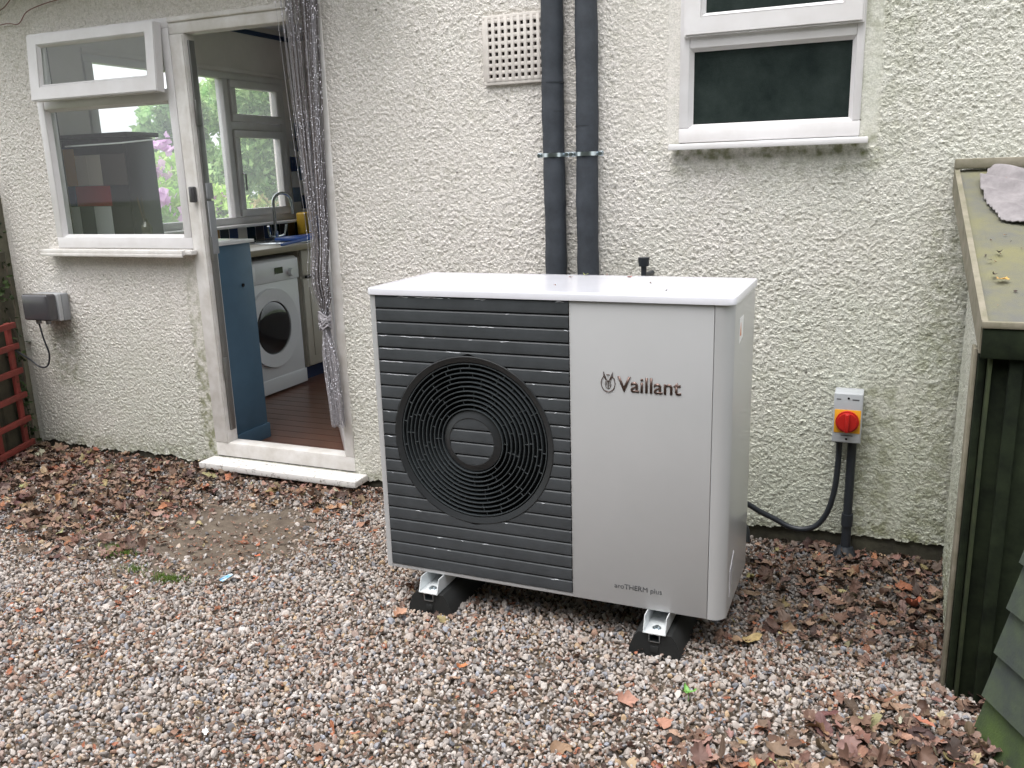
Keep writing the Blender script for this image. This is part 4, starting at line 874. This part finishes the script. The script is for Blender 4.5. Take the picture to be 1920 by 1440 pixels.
# side: warning sticker and grip recess
b = MB(); b.prism([(.105, .975), (.175, .975), (.165, .915), (.105, .905)], lambda u, v, w: (w, u, v), WD, WD + .0006); stk = b.build('warning_sticker', M['sticker'], hp)
b = MB(); b.prism([(.112, .925), (.135, .925), (.1235, .962)], lambda u, v, w: (w, u, v), WD + .0006, WD + .0010); b.build('warning_triangle', M['orange'], stk)
b = MB(); b.prism([(.07, .17), (.11, .21), (.13, .29), (.07, .25)], lambda u, v, w: (w, u, v), WD, WD + .0010); b.build('grip_cover', M['lid_white'], hp)
# rubber feet with steel channels
def foot(xc):
    f_ = MB()
    prof = [(-.078, -.01), (-.074, .030), (-.062, .060), (-.048, .078), (-.018, .079), (-.018, .052), (.018, .052), (.018, .079), (.048, .078), (.062, .060), (.074, .030), (.078, -.01)]
    f_.prism([(u, v) for u, v in prof], lambda u, v, w: (xc + u, w, v), -.045, .46); 
    f_.box(xc - .012, xc + .012, -.048, -.0445, .018, .040, .002)
    f_ = f_.build('rubber_foot', M['black_rubber'], hp, angle=30)
    c_ = MB()
    prof = [(-.033, .080), (.033, .080), (.033, .126), (.0305, .126), (.0305, .0825), (-.0305, .0825), (-.0305, .126), (-.033, .126)]
    c_.prism(prof, lambda u, v, w: (xc + u, w if v < .1 or w > 0 else w + .018, v), -.052, .43); c_.build('steel_channel', M['channel'], f_, angle=20)
    r_ = MB(); r_.box(xc - .0165, xc - .0145, -.049, .45, .054, .079); r_.box(xc + .0145, xc + .0165, -.049, .45, .054, .079); r_.box(xc - .0165, xc + .0165, -.049, .45, .0535, .056); r_.box(xc - .0165, xc - .006, -.0492, .45, .0765, .0785); r_.box(xc + .006, xc + .0165, -.0492, .45, .0765, .0785); r_.build('fixing_rail', M['zinc'], f_)
    b_ = MB(); b_.cyl((xc, -.018, .0825), (xc, -.018, .0840), .0125, 20); b_.cyl((xc, -.018, .0840), (xc, -.018, .0895), .0085, 12, .006); b_.build('bolt', M['zinc'], f_)
foot(.180); foot(.912)

# ================================================================ PIPES
def lagged_pipe(name, xc, label):
    t = thing(name, label, 'pipe', 'insulated pipes running up the wall'); t.location = (xc, .845, .3)
    b = MB(); P_, R_ = [], []
    for z in np.arange(.30, 3.0, .012): P_.append((xc + .0015 * math.sin(z * 7 + xc * 20), .845, z)); R_.append(.0405 + .0009 * math.sin(z * 23 + xc * 9) + .0006 * math.sin(z * 61))
    b.tube(P_, R_, 28); at(b, 'lagging', M['lagging'], t)
    for z in ((1.585, 1.685) if xc < .35 else (1.53,)):
        b = MB(); b.tube([(xc, .845, z - .002), (xc, .845, z + .002)], .0412, 28); at(b, 'tape_joint', M['cable'], t)
    return t
lagged_pipe('insulated_pipe', .303, 'thick black lagged pipe nearer to the air brick')
lagged_pipe('insulated_pipe', .431, 'thick black lagged pipe nearer to the right window')
for xc, lb in ((.303, 'zinc pipe clip round the black pipe by the air brick'), (.431, 'zinc pipe clip round the black pipe nearer the right window')):
    t = thing('pipe_clip', lb, 'pipe clip', 'clips on the black pipes'); t.location = (xc, .845, 1.432)
    b = MB()
    for (ra, zz0, zz1) in ((.0425, 1.426, 1.440),):
        pts = []
        n_ = 40; v_ = []
        for rr, z in ((ra, zz0), (ra + .0018, zz0), (ra + .0018, zz1), (ra, zz1)):
            v_.append([b.bm.verts.new((xc + rr * math.cos(2 * PI * i / n_), .845 + rr * math.sin(2 * PI * i / n_), z)) for i in range(n_)])
        for a in range(4):
            for i in range(n_): b.bm.faces.new((v_[a][i], v_[a][(i + 1) % n_], v_[(a + 1) % 4][(i + 1) % n_], v_[(a + 1) % 4][i]))
    at(b, 'band', M['zinc'], t)
    for s_ in (-1, 1):
        b = MB(); b.box(xc + s_ * .053 - .010, xc + s_ * .053 + .010, .838, .846, 1.424, 1.442, .002); e_ = at(b, 'ear', M['zinc'], t)
        b = MB(); b.cyl((xc + s_ * .055, .838, 1.433), (xc + s_ * .055, .830, 1.433), .0065, 10); b.build('screw', M['zinc'], e_)
# black stub showing above the unit
b = MB(); b.cyl((.655, .80, .92), (.655, .80, 1.035), .010, 14); b.cyl((.655, .80, 1.035), (.655, .80, 1.066), .018, 16, .021); b.cyl((.655, .80, 1.0), (.66, .905, 1.0), .010, 12)
tag(b.build('overflow_pipe', M['cable']), 'short black pipe end showing above the back of the unit', 'pipe')

# ================================================================ ISOLATOR SWITCH
iso = thing('isolator_switch', 'grey isolator switch with red knob on a yellow plate', 'switch'); iso.location = (1.37, .88, .43)
ix0, ix1, iy0, iy1, iz0, iz1 = 1.322, 1.414, .805, .893, .438, .612
b = MB(); b.box(ix0, ix1, iy0 + .022, iy1, iz0, iz1, .003); at(b, 'box', M['iso_grey'], iso)
b = MB(); b.box(ix0 - .0005, ix1 + .0005, iy0, iy0 + .0215, iz0 - .0005, iz1 + .0005, .004, 3); cov = at(b, 'cover', M['iso_grey'], iso)
def sub(mb, name, m, par):
    return mb.build(name, m, par)
b = MB(); b.box(ix0 + .004, ix1 - .004, iy0 - .0018, iy0 - .0001, .4735, .5555, .001); pl_ = sub(b, 'yellow_plate', M['iso_yellow'], cov)
ic = (ix0 + ix1) / 2
b = MB(); b.cyl((ic, iy0 - .002, .5145), (ic, iy0 - .010, .5145), .0385, 40, .0375); b.cyl((ic, iy0 - .010, .5145), (ic, iy0 - .018, .5145), .033, 36, .031); b.box(ic - .0065, ic + .0065, iy0 - .036, iy0 - .010, .483, .546, .003); at(b, 'knob', M['iso_red'], iso)
for z in (.596, .452):
    b = MB(); b.cyl((ic, iy0 - .0002, z), (ic, iy0 - .0012, z), .0038, 12); sub(b, 'cover_screw', M['display'], cov)
for (a_, w_, z) in ((ix0 + .008, .014, .590), (ic + .012, .022, .590), (ic - .018, .038, .4625)):
    b = MB(); b.box(a_, a_ + w_, iy0 - .0008, iy0 - .0005, z, z + .0035); sub(b, 'faint_print', M['print'], cov)
b = MB(); b.cyl((1.345, .85, .438), (1.345, .85, .424), .014, 12); b.cyl((1.387, .855, .438), (1.387, .855, .43), .019, 16); at(b, 'cable_gland', M['cable'], iso)
def smoothpath(pts, n=8):
    P_ = [Vector(p) for p in pts]; out = []
    for i in range(len(P_) - 1):
        p0, p1, p2, p3 = P_[max(i - 1, 0)], P_[i], P_[i + 1], P_[min(i + 2, len(P_) - 1)]
        for k in range(n):
            t = k / n; out.append(.5 * ((2 * p1) + (-p0 + p2) * t + (2 * p0 - 5 * p1 + 4 * p2 - p3) * t * t + (-p0 + 3 * p1 - 3 * p2 + p3) * t ** 3))
    out.append(P_[-1]); return out
cb = MB(); path = smoothpath([(1.345, .850, .426), (1.345, .851, .34), (1.338, .852, .24), (1.318, .855, .155), (1.285, .860, .100), (1.24, .862, .078), (1.19, .862, .082), (1.14, .860, .105), (1.09, .850, .130), (1.03, .82, .17), (1.0, .70, .19), (1.0, .42, .19)], 14)
cb.tube(path, [.0098 + (.0007 if i % 2 else 0) for i in range(len(path))], 12)
tag(cb.build('flexible_conduit', M['cable']), 'black flexible conduit curving from the isolator to the back of the unit', 'cable')
b = MB(); b.cyl((1.387, .858, .432), (1.387, .858, .13), .0155, 18); b.cyl((1.387, .858, .16), (1.387, .858, .115), .020, 18); b.cyl((1.387, .858, .12), (1.387, .856, .0), .0165, 18)
b.cyl((1.387, .856, .035), (1.387, .850, -.01), .026, 16, .045); tag(b.build('conduit_pipe', M['cable']), 'straight black conduit pipe from isolator down into the ground', 'pipe')
b = MB(); b.tube(smoothpath([(1.02, .42, .21), (1.05, .455, .23), (1.075, .46, .22), (1.082, .45, .18)], 6), .024, 14); b.build('cable_entry', M['cable'], hp)

# ================================================================ OUTDOOR SOCKET
so = thing('outdoor_socket', 'weatherproof grey socket box with smoked cover on the left wall', 'socket'); so.location = (-2.45, .88, .78)
b = MB(); b.box(-2.532, -2.352, .850, .895, .712, .850, .006, 3); at(b, 'back_box', M['sock_grey'], so)
b = MB(); b.box(-2.534, -2.350, .825, .8495, .715, .852, .006, 3); at(b, 'seal_frame', mat('pale_grey_plastic', (.40, .41, .42), .4), so)
b = MB(); b.box(-2.536, -2.356, .768, .8245, .722, .854, .010, 3); at(b, 'cover', M['sock_dark'], so)
b = MB()
for xx in (-2.50, -2.43): b.cyl((xx, .82, .715), (xx, .82, .698), .013, 12)
at(b, 'cable_gland', M['sock_grey'], so)
sc = MB(); sc.tube(smoothpath([(-2.50, .82, .70), (-2.485, .82, .62), (-2.475, .83, .54), (-2.51, .84, .475), (-2.58, .85, .46), (-2.64, .84, .50), (-2.70, .80, .56)], 10), .0045, 8)
tag(sc.build('socket_cable', M['cable']), 'thin black cable looping below the outdoor socket', 'cable')
# dead vine stems on the wall top left
for pts, lb in (([(-2.80, .885, 2.11), (-2.50, .886, 2.135), (-2.40, .885, 2.128), (-2.33, .884, 2.175), (-2.20, .885, 2.20), (-2.02, .886, 2.215), (-1.85, .886, 2.23)], 'thin reddish vine stem running over the wall above the left window'),
                ([(-2.75, .886, 2.19), (-2.60, .886, 2.185), (-2.50, .885, 2.20), (-2.44, .885, 2.23), (-2.35, .886, 2.30)], 'short thin vine stem at the top left corner of the wall')):
    b = MB(); b.tube(smoothpath(pts, 8), .0022, 6); tag(b.build('vine_stem', mat('reddish_stem', (.20, .09, .08), .7)), lb, 'stem')

# ================================================================ TRELLIS AND FENCE AT THE LEFT
tdir = Vector((.37, -.93, 0)).normalized(); t0 = Vector((-2.675, .80, 0))
tr = thing('trellis', 'dark red wooden trellis at the left corner of the house', 'trellis'); tr.location = t0
ang = math.atan2(tdir.y, tdir.x); TM = Matrix.Translation(t0) @ Matrix.Rotation(ang, 4, 'Z')
def at2(mb, name, m, par): return at(mb, name, m, par)
for i in range(4):
    b = MB(); b.box(i * .22 - .0, i * .22 + .035, -.0275, -.0095, -.02, .70, .003, M4=TM); at(b, 'upright', M['redwood'], tr)
for z in (.04, .17, .30, .43, .56, .67):
    b = MB(); b.box(-.02, .95, -.009, .009, z, z + .030, .003, M4=TM); at(b, 'rail', M['redwood'], tr)
fe = thing('board_fence', 'dark weathered board fence behind the red trellis', 'fence'); fe.location = t0
for i in range(9):
    b = MB(); b.box(-.14 + i * .13, -.14 + i * .13 + .122, -.075 if i % 2 else -.085, -.05 if i % 2 else -.06, -.04, .80 + (.25 if i == 0 else 0), .003, M4=TM)
    # keep boards left of the sight line
    at(b, 'board', M['darkfence'], fe)
fr_ = thing('side_fence', 'dark board fence closing the gap beside the house corner', 'fence'); fr_.location = (-3.2, .98, 0)
for i in range(10):
    b = MB(); b.box(-2.80 - .125 * (i + 1), -2.80 - .125 * i - .004, .97 if i % 2 else .98, .99 if i % 2 else 1.0, -.04, 1.42, .003); at(b, 'board', M['darkfence'], fr_)
# climbing stems by the corner
cl = thing('climbing_plant', 'dark tangled climber stems with a few leaves at the house corner', 'plant'); cl.location = (-2.78, .84, 0)
b = MB()
for i in range(34):
    xb = -2.745 + rng.uniform(-.10, .03); yb = .82 + rng.uniform(-.06, .05); top = rng.uniform(.7, 1.35)
    b.tube(smoothpath([(xb + .05 * math.sin(i + z * 5) * .6 - .04 * z, yb + .02 * math.cos(i * 2 + z * 7), z) for z in np.linspace(0, top, 7)], 4), rng.uniform(.002, .006), 5)
at(b, 'stems', M['bark'], cl)
n_ = 1500; zz = rng.uniform(.05, 1.5, n_); x_ = -2.80 + rng.normal(0, .05, n_) - .03 * zz; y_ = .82 + rng.normal(0, .035, n_)
V1, F1, C1 = leaf_cloud(x_, y_, zz, rng.uniform(.010, .024, n_), 1.2, colors=np.array([(.035, .055, .018)]) * rng.uniform(.5, 1.9, (n_, 1)))
o = np_mesh('leaves', V1, F1, M['leaf'], cl, smooth=True, col=C1); o.matrix_parent_inverse = Matrix.Translation(cl.location).inverted()

# ================================================================ LEAN-TO STORE AT THE RIGHT
sh = thing('lean_to_store', 'low timber lean-to store with felt roof and dark boarded front against the wall', 'shed'); sh.location = (2.0, .5, 0)
def roofz(y): return 1.0 + .406 * (y - .03)
def RP(x, y, dz=0): return (x, y, roofz(y) + dz)
def rx(y): return 1.667 - .042 * (y - .03)
b = MB()
NX, NY = 40, 30; vv = [[None] * (NX + 1) for _ in range(NY + 1)]
for j in range(NY + 1):
    for i in range(NX + 1):
        y = .034 + (.885 - .034) * j / NY; x = rx(y) + .016 + (2.75 - rx(y)) * i / NX
        vv[j][i] = b.bm.verts.new(RP(x, y, -.006 + .0015 * math.sin(x * 9 + y * 4) + (.003 if j == 19 else 0)))
for j in range(NY):
    for i in range(NX): b.bm.faces.new((vv[j][i], vv[j][i + 1], vv[j + 1][i + 1], vv[j + 1][i]))
rf = at(b, 'roof_felt', M['felt'], sh)
def slopebox(mb, x0f, x1f, y0, y1, dz0, dz1, n=8):
    ps = []
    for j in range(n + 1):
        y = y0 + (y1 - y0) * j / n
        ps.append([mb.bm.verts.new((x0f(y), y, roofz(y) + dz0)), mb.bm.verts.new((x1f(y), y, roofz(y) + dz0)), mb.bm.verts.new((x1f(y), y, roofz(y) + dz1)), mb.bm.verts.new((x0f(y), y, roofz(y) + dz1))])
    for a, c_ in zip(ps[:-1], ps[1:]):
        for i in range(4): mb.bm.faces.new((a[i], a[(i + 1) % 4], c_[(i + 1) % 4], c_[i]))
    mb.bm.faces.new(ps[0]); mb.bm.faces.new(ps[-1][::-1])
b = MB(); slopebox(b, lambda y: rx(y) + .001, lambda y: rx(y) + .015, .030, .885, -.075, .004); at(b, 'barge_board', M['palewood'], sh)
b = MB(); slopebox(b, lambda y: rx(y) + .0155, lambda y: 2.75, .036, .885, -.024, -.009); at(b, 'roof_deck', M['darkwood'], sh)
b = MB(); b.box(1.668, 2.75, .012, .030, roofz(.03) - .012, roofz(.03) + .004, .002); at(b, 'front_trim', M['palewood'], sh)
b = MB(); b.box(1.672, 2.75, .016, .034, roofz(.03) - .085, roofz(.03) - .0125, .003); at(b, 'fascia', M['darkwood'], sh)
b = MB(); b.box(1.632, 2.75, .862, .888, 1.345, 1.376, .004); at(b, 'wall_batten', M['palewood'], sh)
for (x0, x1, y0, y1, m_) in ((1.6635, 1.6725, .085, .145, 'palewood'), (1.673, 1.690, .060, .140, 'darkwood'), (1.692, 1.700, .030, .100, 'greenwood')):
    b = MB(); b.box(x0, x1, y0, y1, -.02, .925 if x0 < 1.68 else .912, .002); at(b, 'post', M[m_], sh)
for i in range(7):
    x0 = 1.7015 + i * .145
    b = MB(); b.box(x0, x0 + .141, .048 + (.004 if i % 2 else 0), .066, 0, .915, .003); at(b, 'front_board', M['darkwood'], sh)
b = MB(); b.box(1.735, 1.765, .030, .0475, .0, .915, .003); at(b, 'ledge', M['darkwood'], sh)
# low rendered return wall that carries the roof
xs = np.arange(.16, .884, .006); zs = np.arange(.0, 1.30, .006); YY, ZZ = np.meshgrid(xs, zs)
idx = np.arange(YY.size).reshape(YY.shape); F = np.stack([idx[:-1, 1:], idx[:-1, :-1], idx[1:, :-1], idx[1:, 1:]], -1)
keep = ((ZZ[:-1, :-1] + .012) < (1.0 + .406 * (YY[:-1, :-1] - .03)) - .05); F = F[keep]
XX = 1.676 + .028 * (YY - .16) / .72
ret = np_mesh('return_wall', np.stack([XX, YY, ZZ], -1).reshape(-1, 3), F.reshape(-1, 4), M['render'], None, smooth=True, attrs={'rough': np.full(YY.size, .9), 'stain': (.15 + .7 * sstep(.5, .0, ZZ)).ravel()})
ret.parent = sh; ret.matrix_parent_inverse = Matrix.Translation(sh.location).inverted()
b = MB(); b.box(1.722, 1.80, .16, .884, -.02, .98); at(b, 'return_core', M['plinth'], sh)
# leaning overlap-boarded panel
pn = thing('boarded_panel', 'grey green overlap boarded panel leaning out at the right edge', 'panel'); pn.location = (1.73, -.12, 0)
pd = Vector((.45, -.90, 0)).normalized(); pnrm = Vector((-.9, -.45, 0)).normalized(); lean = Vector((.127, 0, 1))
for i in range(7):
    z0 = i * .118; b = MB()
    pts = []
    for w_ in (0, .85):
        o0 = Vector((1.735, -.115, 0)) + pd * w_
        for (dn, zz) in ((.020, z0), (.004, z0 + .124), (-.006, z0 + .124), (-.006, z0)): pts.append(o0 + lean * zz + pnrm * dn)
    vs_ = [b.bm.verts.new(p) for p in pts]
    for q in ((0, 1, 5, 4), (1, 2, 6, 5), (2, 3, 7, 6), (3, 0, 4, 7), (3, 2, 1, 0), (4, 5, 6, 7)): b.bm.faces.new([vs_[k] for k in q])
    at(b, 'board', M['clap'] if i else mat('mossy_board', (.06, .095, .025), .85, col2=(.03, .04, .028), vscale=9, bump=.5), pn)
# rag on the roof
outl = [(1.691, .769), (1.700, .815), (1.716, .850), (1.745, .876), (1.83, .878), (1.96, .86), (1.97, .55), (1.85, .505), (1.794, .506), (1.737, .528), (1.712, .61), (1.696, .70)]
def inside(px, py):
    c_ = False; n = len(outl)
    for i in range(n):
        (xa, ya), (xb, yb) = outl[i], outl[(i + 1) % n]
        if (ya > py) != (yb > py) and px < (xb - xa) * (py - ya) / (yb - ya) + xa: c_ = not c_
    return c_
b = MB(); stp = .006; grid = {}
for j in range(66):
    for i in range(50):
        x, y = 1.685 + i * stp, .500 + j * stp
        if inside(x, y):
            edge = min(1, min(math.hypot(x - ox, y - oy) for ox, oy in outl) / .03)
            z = roofz(y) + .010 + .011 * math.sin(y * 70 + 3 * math.sin(x * 14)) * sstep(.55, .8, y) + .004 * math.sin(x * 60 + y * 25) + .003 * math.sin(y * 33 - x * 21)
            grid[i, j] = b.bm.verts.new((x, y, float(z)))
for (i, j), v in list(grid.items()):
    q = [grid.get((i + a, j + c_)) for a, c_ in ((0, 0), (1, 0), (1, 1), (0, 1))]
    if all(q): b.bm.faces.new(q)
rg = b.build('rag', M['cloth'], None, angle=80); md = rg.modifiers.new('thick', 'SOLIDIFY'); md.thickness = .005; md.offset = -1
md = rg.modifiers.new('smooth', 'SUBSURF'); md.levels = 1; md.render_levels = 1
tag(rg, 'crumpled pinkish grey rag lying on the lean-to roof', 'rag')
yy = rng.uniform(.08, .48, 26); xx = rx(yy) + .03 + rng.uniform(0, .20, 26)
V1, F1, C1 = leaf_cloud(xx, yy, roofz(yy) - .002, rng.uniform(.002, .007, 26), .4, variants=rng.integers(8, 12, 26), colors=np.array([(.05, .035, .03), (.12, .07, .045), (.20, .12, .07)])[rng.integers(0, 3, 26)])
tag(np_mesh('leaf_crumbs', V1, F1, M['leaf'], col=C1), 'dark leaf crumbs scattered on the felt roof of the lean-to', 'leaf crumbs', kind='stuff')
# leaves on the roof and on the lid
def roofleaf(x, y, s, var, col, label, rot): single_leaf(x, y, s, var, col, label, rot, .2, z=roofz(y) + .004)
roofleaf(1.722, .215, .020, 8, (.55, .30, .08), 'yellow orange leaf scrap on the roof felt near its front edge', .3)
roofleaf(1.706, .235, .014, 9, (.05, .035, .03), 'black rotten leaf beside the yellow scrap on the roof felt', 1.3)
roofleaf(1.722, .35, .014, 10, (.05, .04, .03), 'dark leaf crumb in the middle of the roof felt', 2.0)
roofleaf(1.700, .31, .007, 8, (.05, .035, .03), 'tiny black crumb nearest to the barge board on the roof', .4)
roofleaf(1.765, .79, .016, 3, (.26, .12, .07), 'curled brown leaf lying on the grey rag', .8)
for i, (x, y, s_, c_, lb) in enumerate(((.536, .344, .009, (.26, .12, .09), 'small reddish crumb on the white lid left of the green scrap'), (.569, .40, .014, (.24, .27, .08), 'greenish leaf scrap on the white lid in front of the black pipes'), (.633, .42, .008, (.20, .12, .10), 'brown leaf crumb on the lid to the right of the green scrap'), (.554, .15, .006, (.30, .14, .10), 'tiny reddish crumb in the middle of the white lid'), (.72, .372, .012, (.26, .11, .09), 'brown leaf scrap near the back of the lid below the overflow pipe'), (.823, .232, .007, (.14, .10, .08), 'dark crumb on the right half of the lid'), (.902, .094, .005, (.10, .08, .07), 'tiny dark crumb near the front right of the lid'), (.443, .012, .005, (.14, .10, .08), 'tiny dark speck at the front edge of the lid'))):
    single_leaf(x, y, s_, 8 + i % 4, c_, lb, i * 1.1, .1, z=ZT + .0006)

# ================================================================ GARDEN BEYOND THE KITCHEN WINDOW
def clump_crown(name, parent, centers, radii, n, size, colors, up=.0):
    P_, S_ = [], []
    cen = np.array(centers); rad = np.array(radii); w_ = rad ** 2 / (rad ** 2).sum(); ci = rng.choice(len(cen), n, p=w_)
    d = rng.normal(size=(n, 3)); d /= np.linalg.norm(d, axis=1)[:, None]; rr = rng.uniform(.55, 1.08, n) ** .6
    p = cen[ci] + d * (rad[ci] * rr)[:, None] * [1, 1, .85]
    sz = rng.uniform(.6, 1.3, n) * size
    u = rng.normal(size=(n, 3)); u /= np.linalg.norm(u, axis=1)[:, None]; v = np.cross(u, rng.normal(size=(n, 3))); v /= np.linalg.norm(v, axis=1)[:, None]
    Q = np.stack([p - u * sz[:, None], p - v * sz[:, None] * .45, p + u * sz[:, None], p + v * sz[:, None] * .45], 1)
    col = np.array(colors)[rng.integers(0, len(colors), n)] * rng.uniform(.7, 1.3, (n, 1)) * (1 + .25 * rng.normal(size=len(cen)))[ci][:, None].clip(.5, 1.6)
    F = (np.arange(n) * 4)[:, None] + np.arange(4)[None]
    o = np_mesh(name, Q.reshape(-1, 3), F, M['foliage'], parent, col=np.repeat(col[:, None], 4, 1).reshape(-1, 3))
    return o
def plant(name, label, cat, x, y, h, r, n, size, cols, trunk=True, group=None, squat=1.):
    t = thing(name, label, cat, group); t.location = (x, y, 0)
    cs, rs = [], []
    for i in range(14):
        a = rng.uniform(0, 2 * PI); q = rng.random() ** .5 * r * .72
        cs.append((q * math.cos(a), q * math.sin(a), h * (.35 + .55 * rng.random()) if trunk else h * (.12 + .62 * rng.random() * (1 - .4 * q / r)))); rs.append(r * rng.uniform(.28, .46) * squat)
    clump_crown('crown' if trunk else 'foliage', t, cs, rs, n, size, cols)
    b = MB(); b.tube([(0, 0, 0), (.03, .02, h * .25), (-.02, .04, h * .55)], [.09 * h / 4, .07 * h / 4, .03 * h / 4], 8)
    for i in range(0, 14, 2): b.tube([(0, .02, h * .3), tuple(Vector(cs[i]) * .6 + Vector((0, 0, h * .18))), cs[i]], [.03 * h / 4, .018 * h / 4, .006], 6)
    b.build('trunk' if trunk else 'stems', M['bark'], t); return t, cs, rs
G1 = [(.30, .44, .20), (.38, .52, .24), (.22, .35, .16)]; G2 = [(.44, .62, .20), (.52, .68, .26), (.34, .50, .16)]; G3 = [(.36, .46, .30), (.28, .40, .24)]
def pol(az, d): a_ = math.radians(az); return 1.446 - d * math.sin(a_), -2.257 + d * math.cos(a_)
def gp(name, label, cat, az, d, *a, **k): x_, y_ = pol(az, d); return plant(name, label, cat, x_, y_, *a, **k)
gp('tree', 'leafy green tree seen through the right hand casements of the kitchen window', 'tree', 36.3, 13, 3.5, 1.15, 8000, .07, G1)
gp('tree', 'green tree seen through the tall kitchen window light behind the door frame', 'tree', 40.6, 14, 3.0, .95, 6000, .07, G1)
gp('tree', 'small tree whose branches reach in from the right edge of the left window', 'tree', 43.0, 12, 2.6, .55, 3000, .06, G1)
gp('tree', 'distant pale tree low on the sky beyond the flowering bush', 'tree', 47.3, 20, 2.5, 1.1, 4000, .09, G3)
t_, cs, rs = gp('flowering_bush', 'rhododendron bush with pink flower heads seen through the left window', 'bush', 44.6, 8.6, 2.05, .85, 9000, .045, G2, trunk=False)
n_ = 900; cc = np.array(cs); pick = rng.integers(0, len(cc), 26)
hc = cc[pick] + rng.normal(size=(26, 3)) * [.16, .16, .16] + np.array([.24, -.34, .08]); ii = rng.integers(0, 26, n_)
p = hc[ii] + rng.normal(size=(n_, 3)) * .04; u = rng.normal(size=(n_, 3)) * .024; v = rng.normal(size=(n_, 3)) * .024
Q = np.stack([p - u, p - v, p + u, p + v], 1); np_mesh('flowers', Q.reshape(-1, 3), np.arange(n_ * 4).reshape(-1, 4), M['foliage'], t_, col=np.repeat(np.array([[.80, .52, .80]]) * rng.uniform(.8, 1.15, (n_, 1)), 4, 0))
gp('bush', 'bright green bush low outside the tall kitchen window light', 'bush', 40.2, 8.6, 1.55, .62, 4500, .045, G2, trunk=False)
gp('bush', 'yellow green bush outside the lower right kitchen casement', 'bush', 36.5, 8.8, 1.85, .62, 5200, .045, [(.46, .54, .18), (.34, .46, .14), (.52, .44, .24)], trunk=False)
gp('bush', 'darker bush behind the flowering rhododendron', 'bush', 43.3, 11, 2.1, .8, 4500, .055, G1, trunk=False)
gp('bush', 'small leafy plant just outside the kitchen window board', 'bush', 40.0, 6.9, 1.12, .30, 2000, .045, G2, trunk=False)
gp('bush', 'broad bush left of the flowering rhododendron beyond the window', 'bush', 47.4, 9.5, 1.95, .7, 4200, .05, G2, trunk=False)

# unseen hedge added behind the camera to block low sky light
hd = thing('added_hedge', 'unseen tall dark hedge added behind the viewer to block low sky light', 'added_hedge'); hd.location = (1, -5.6, 0)
cs = [(x_, rng.uniform(-.4, .4), z_) for x_ in np.arange(-7, 7.1, 1.1) for z_ in (.7, 1.9, 3.1, 4.2)]; clump_crown('foliage', hd, cs, [1.0] * len(cs), 30000, .16, [(.05, .09, .03), (.07, .12, .04)])
b = MB(); b.box(-7.6, 7.6, -.35, .35, 0, 4.5, .2); b.build('added_hedge_core', mat('added_hedge_dark', (.03, .04, .02), .9), hd)
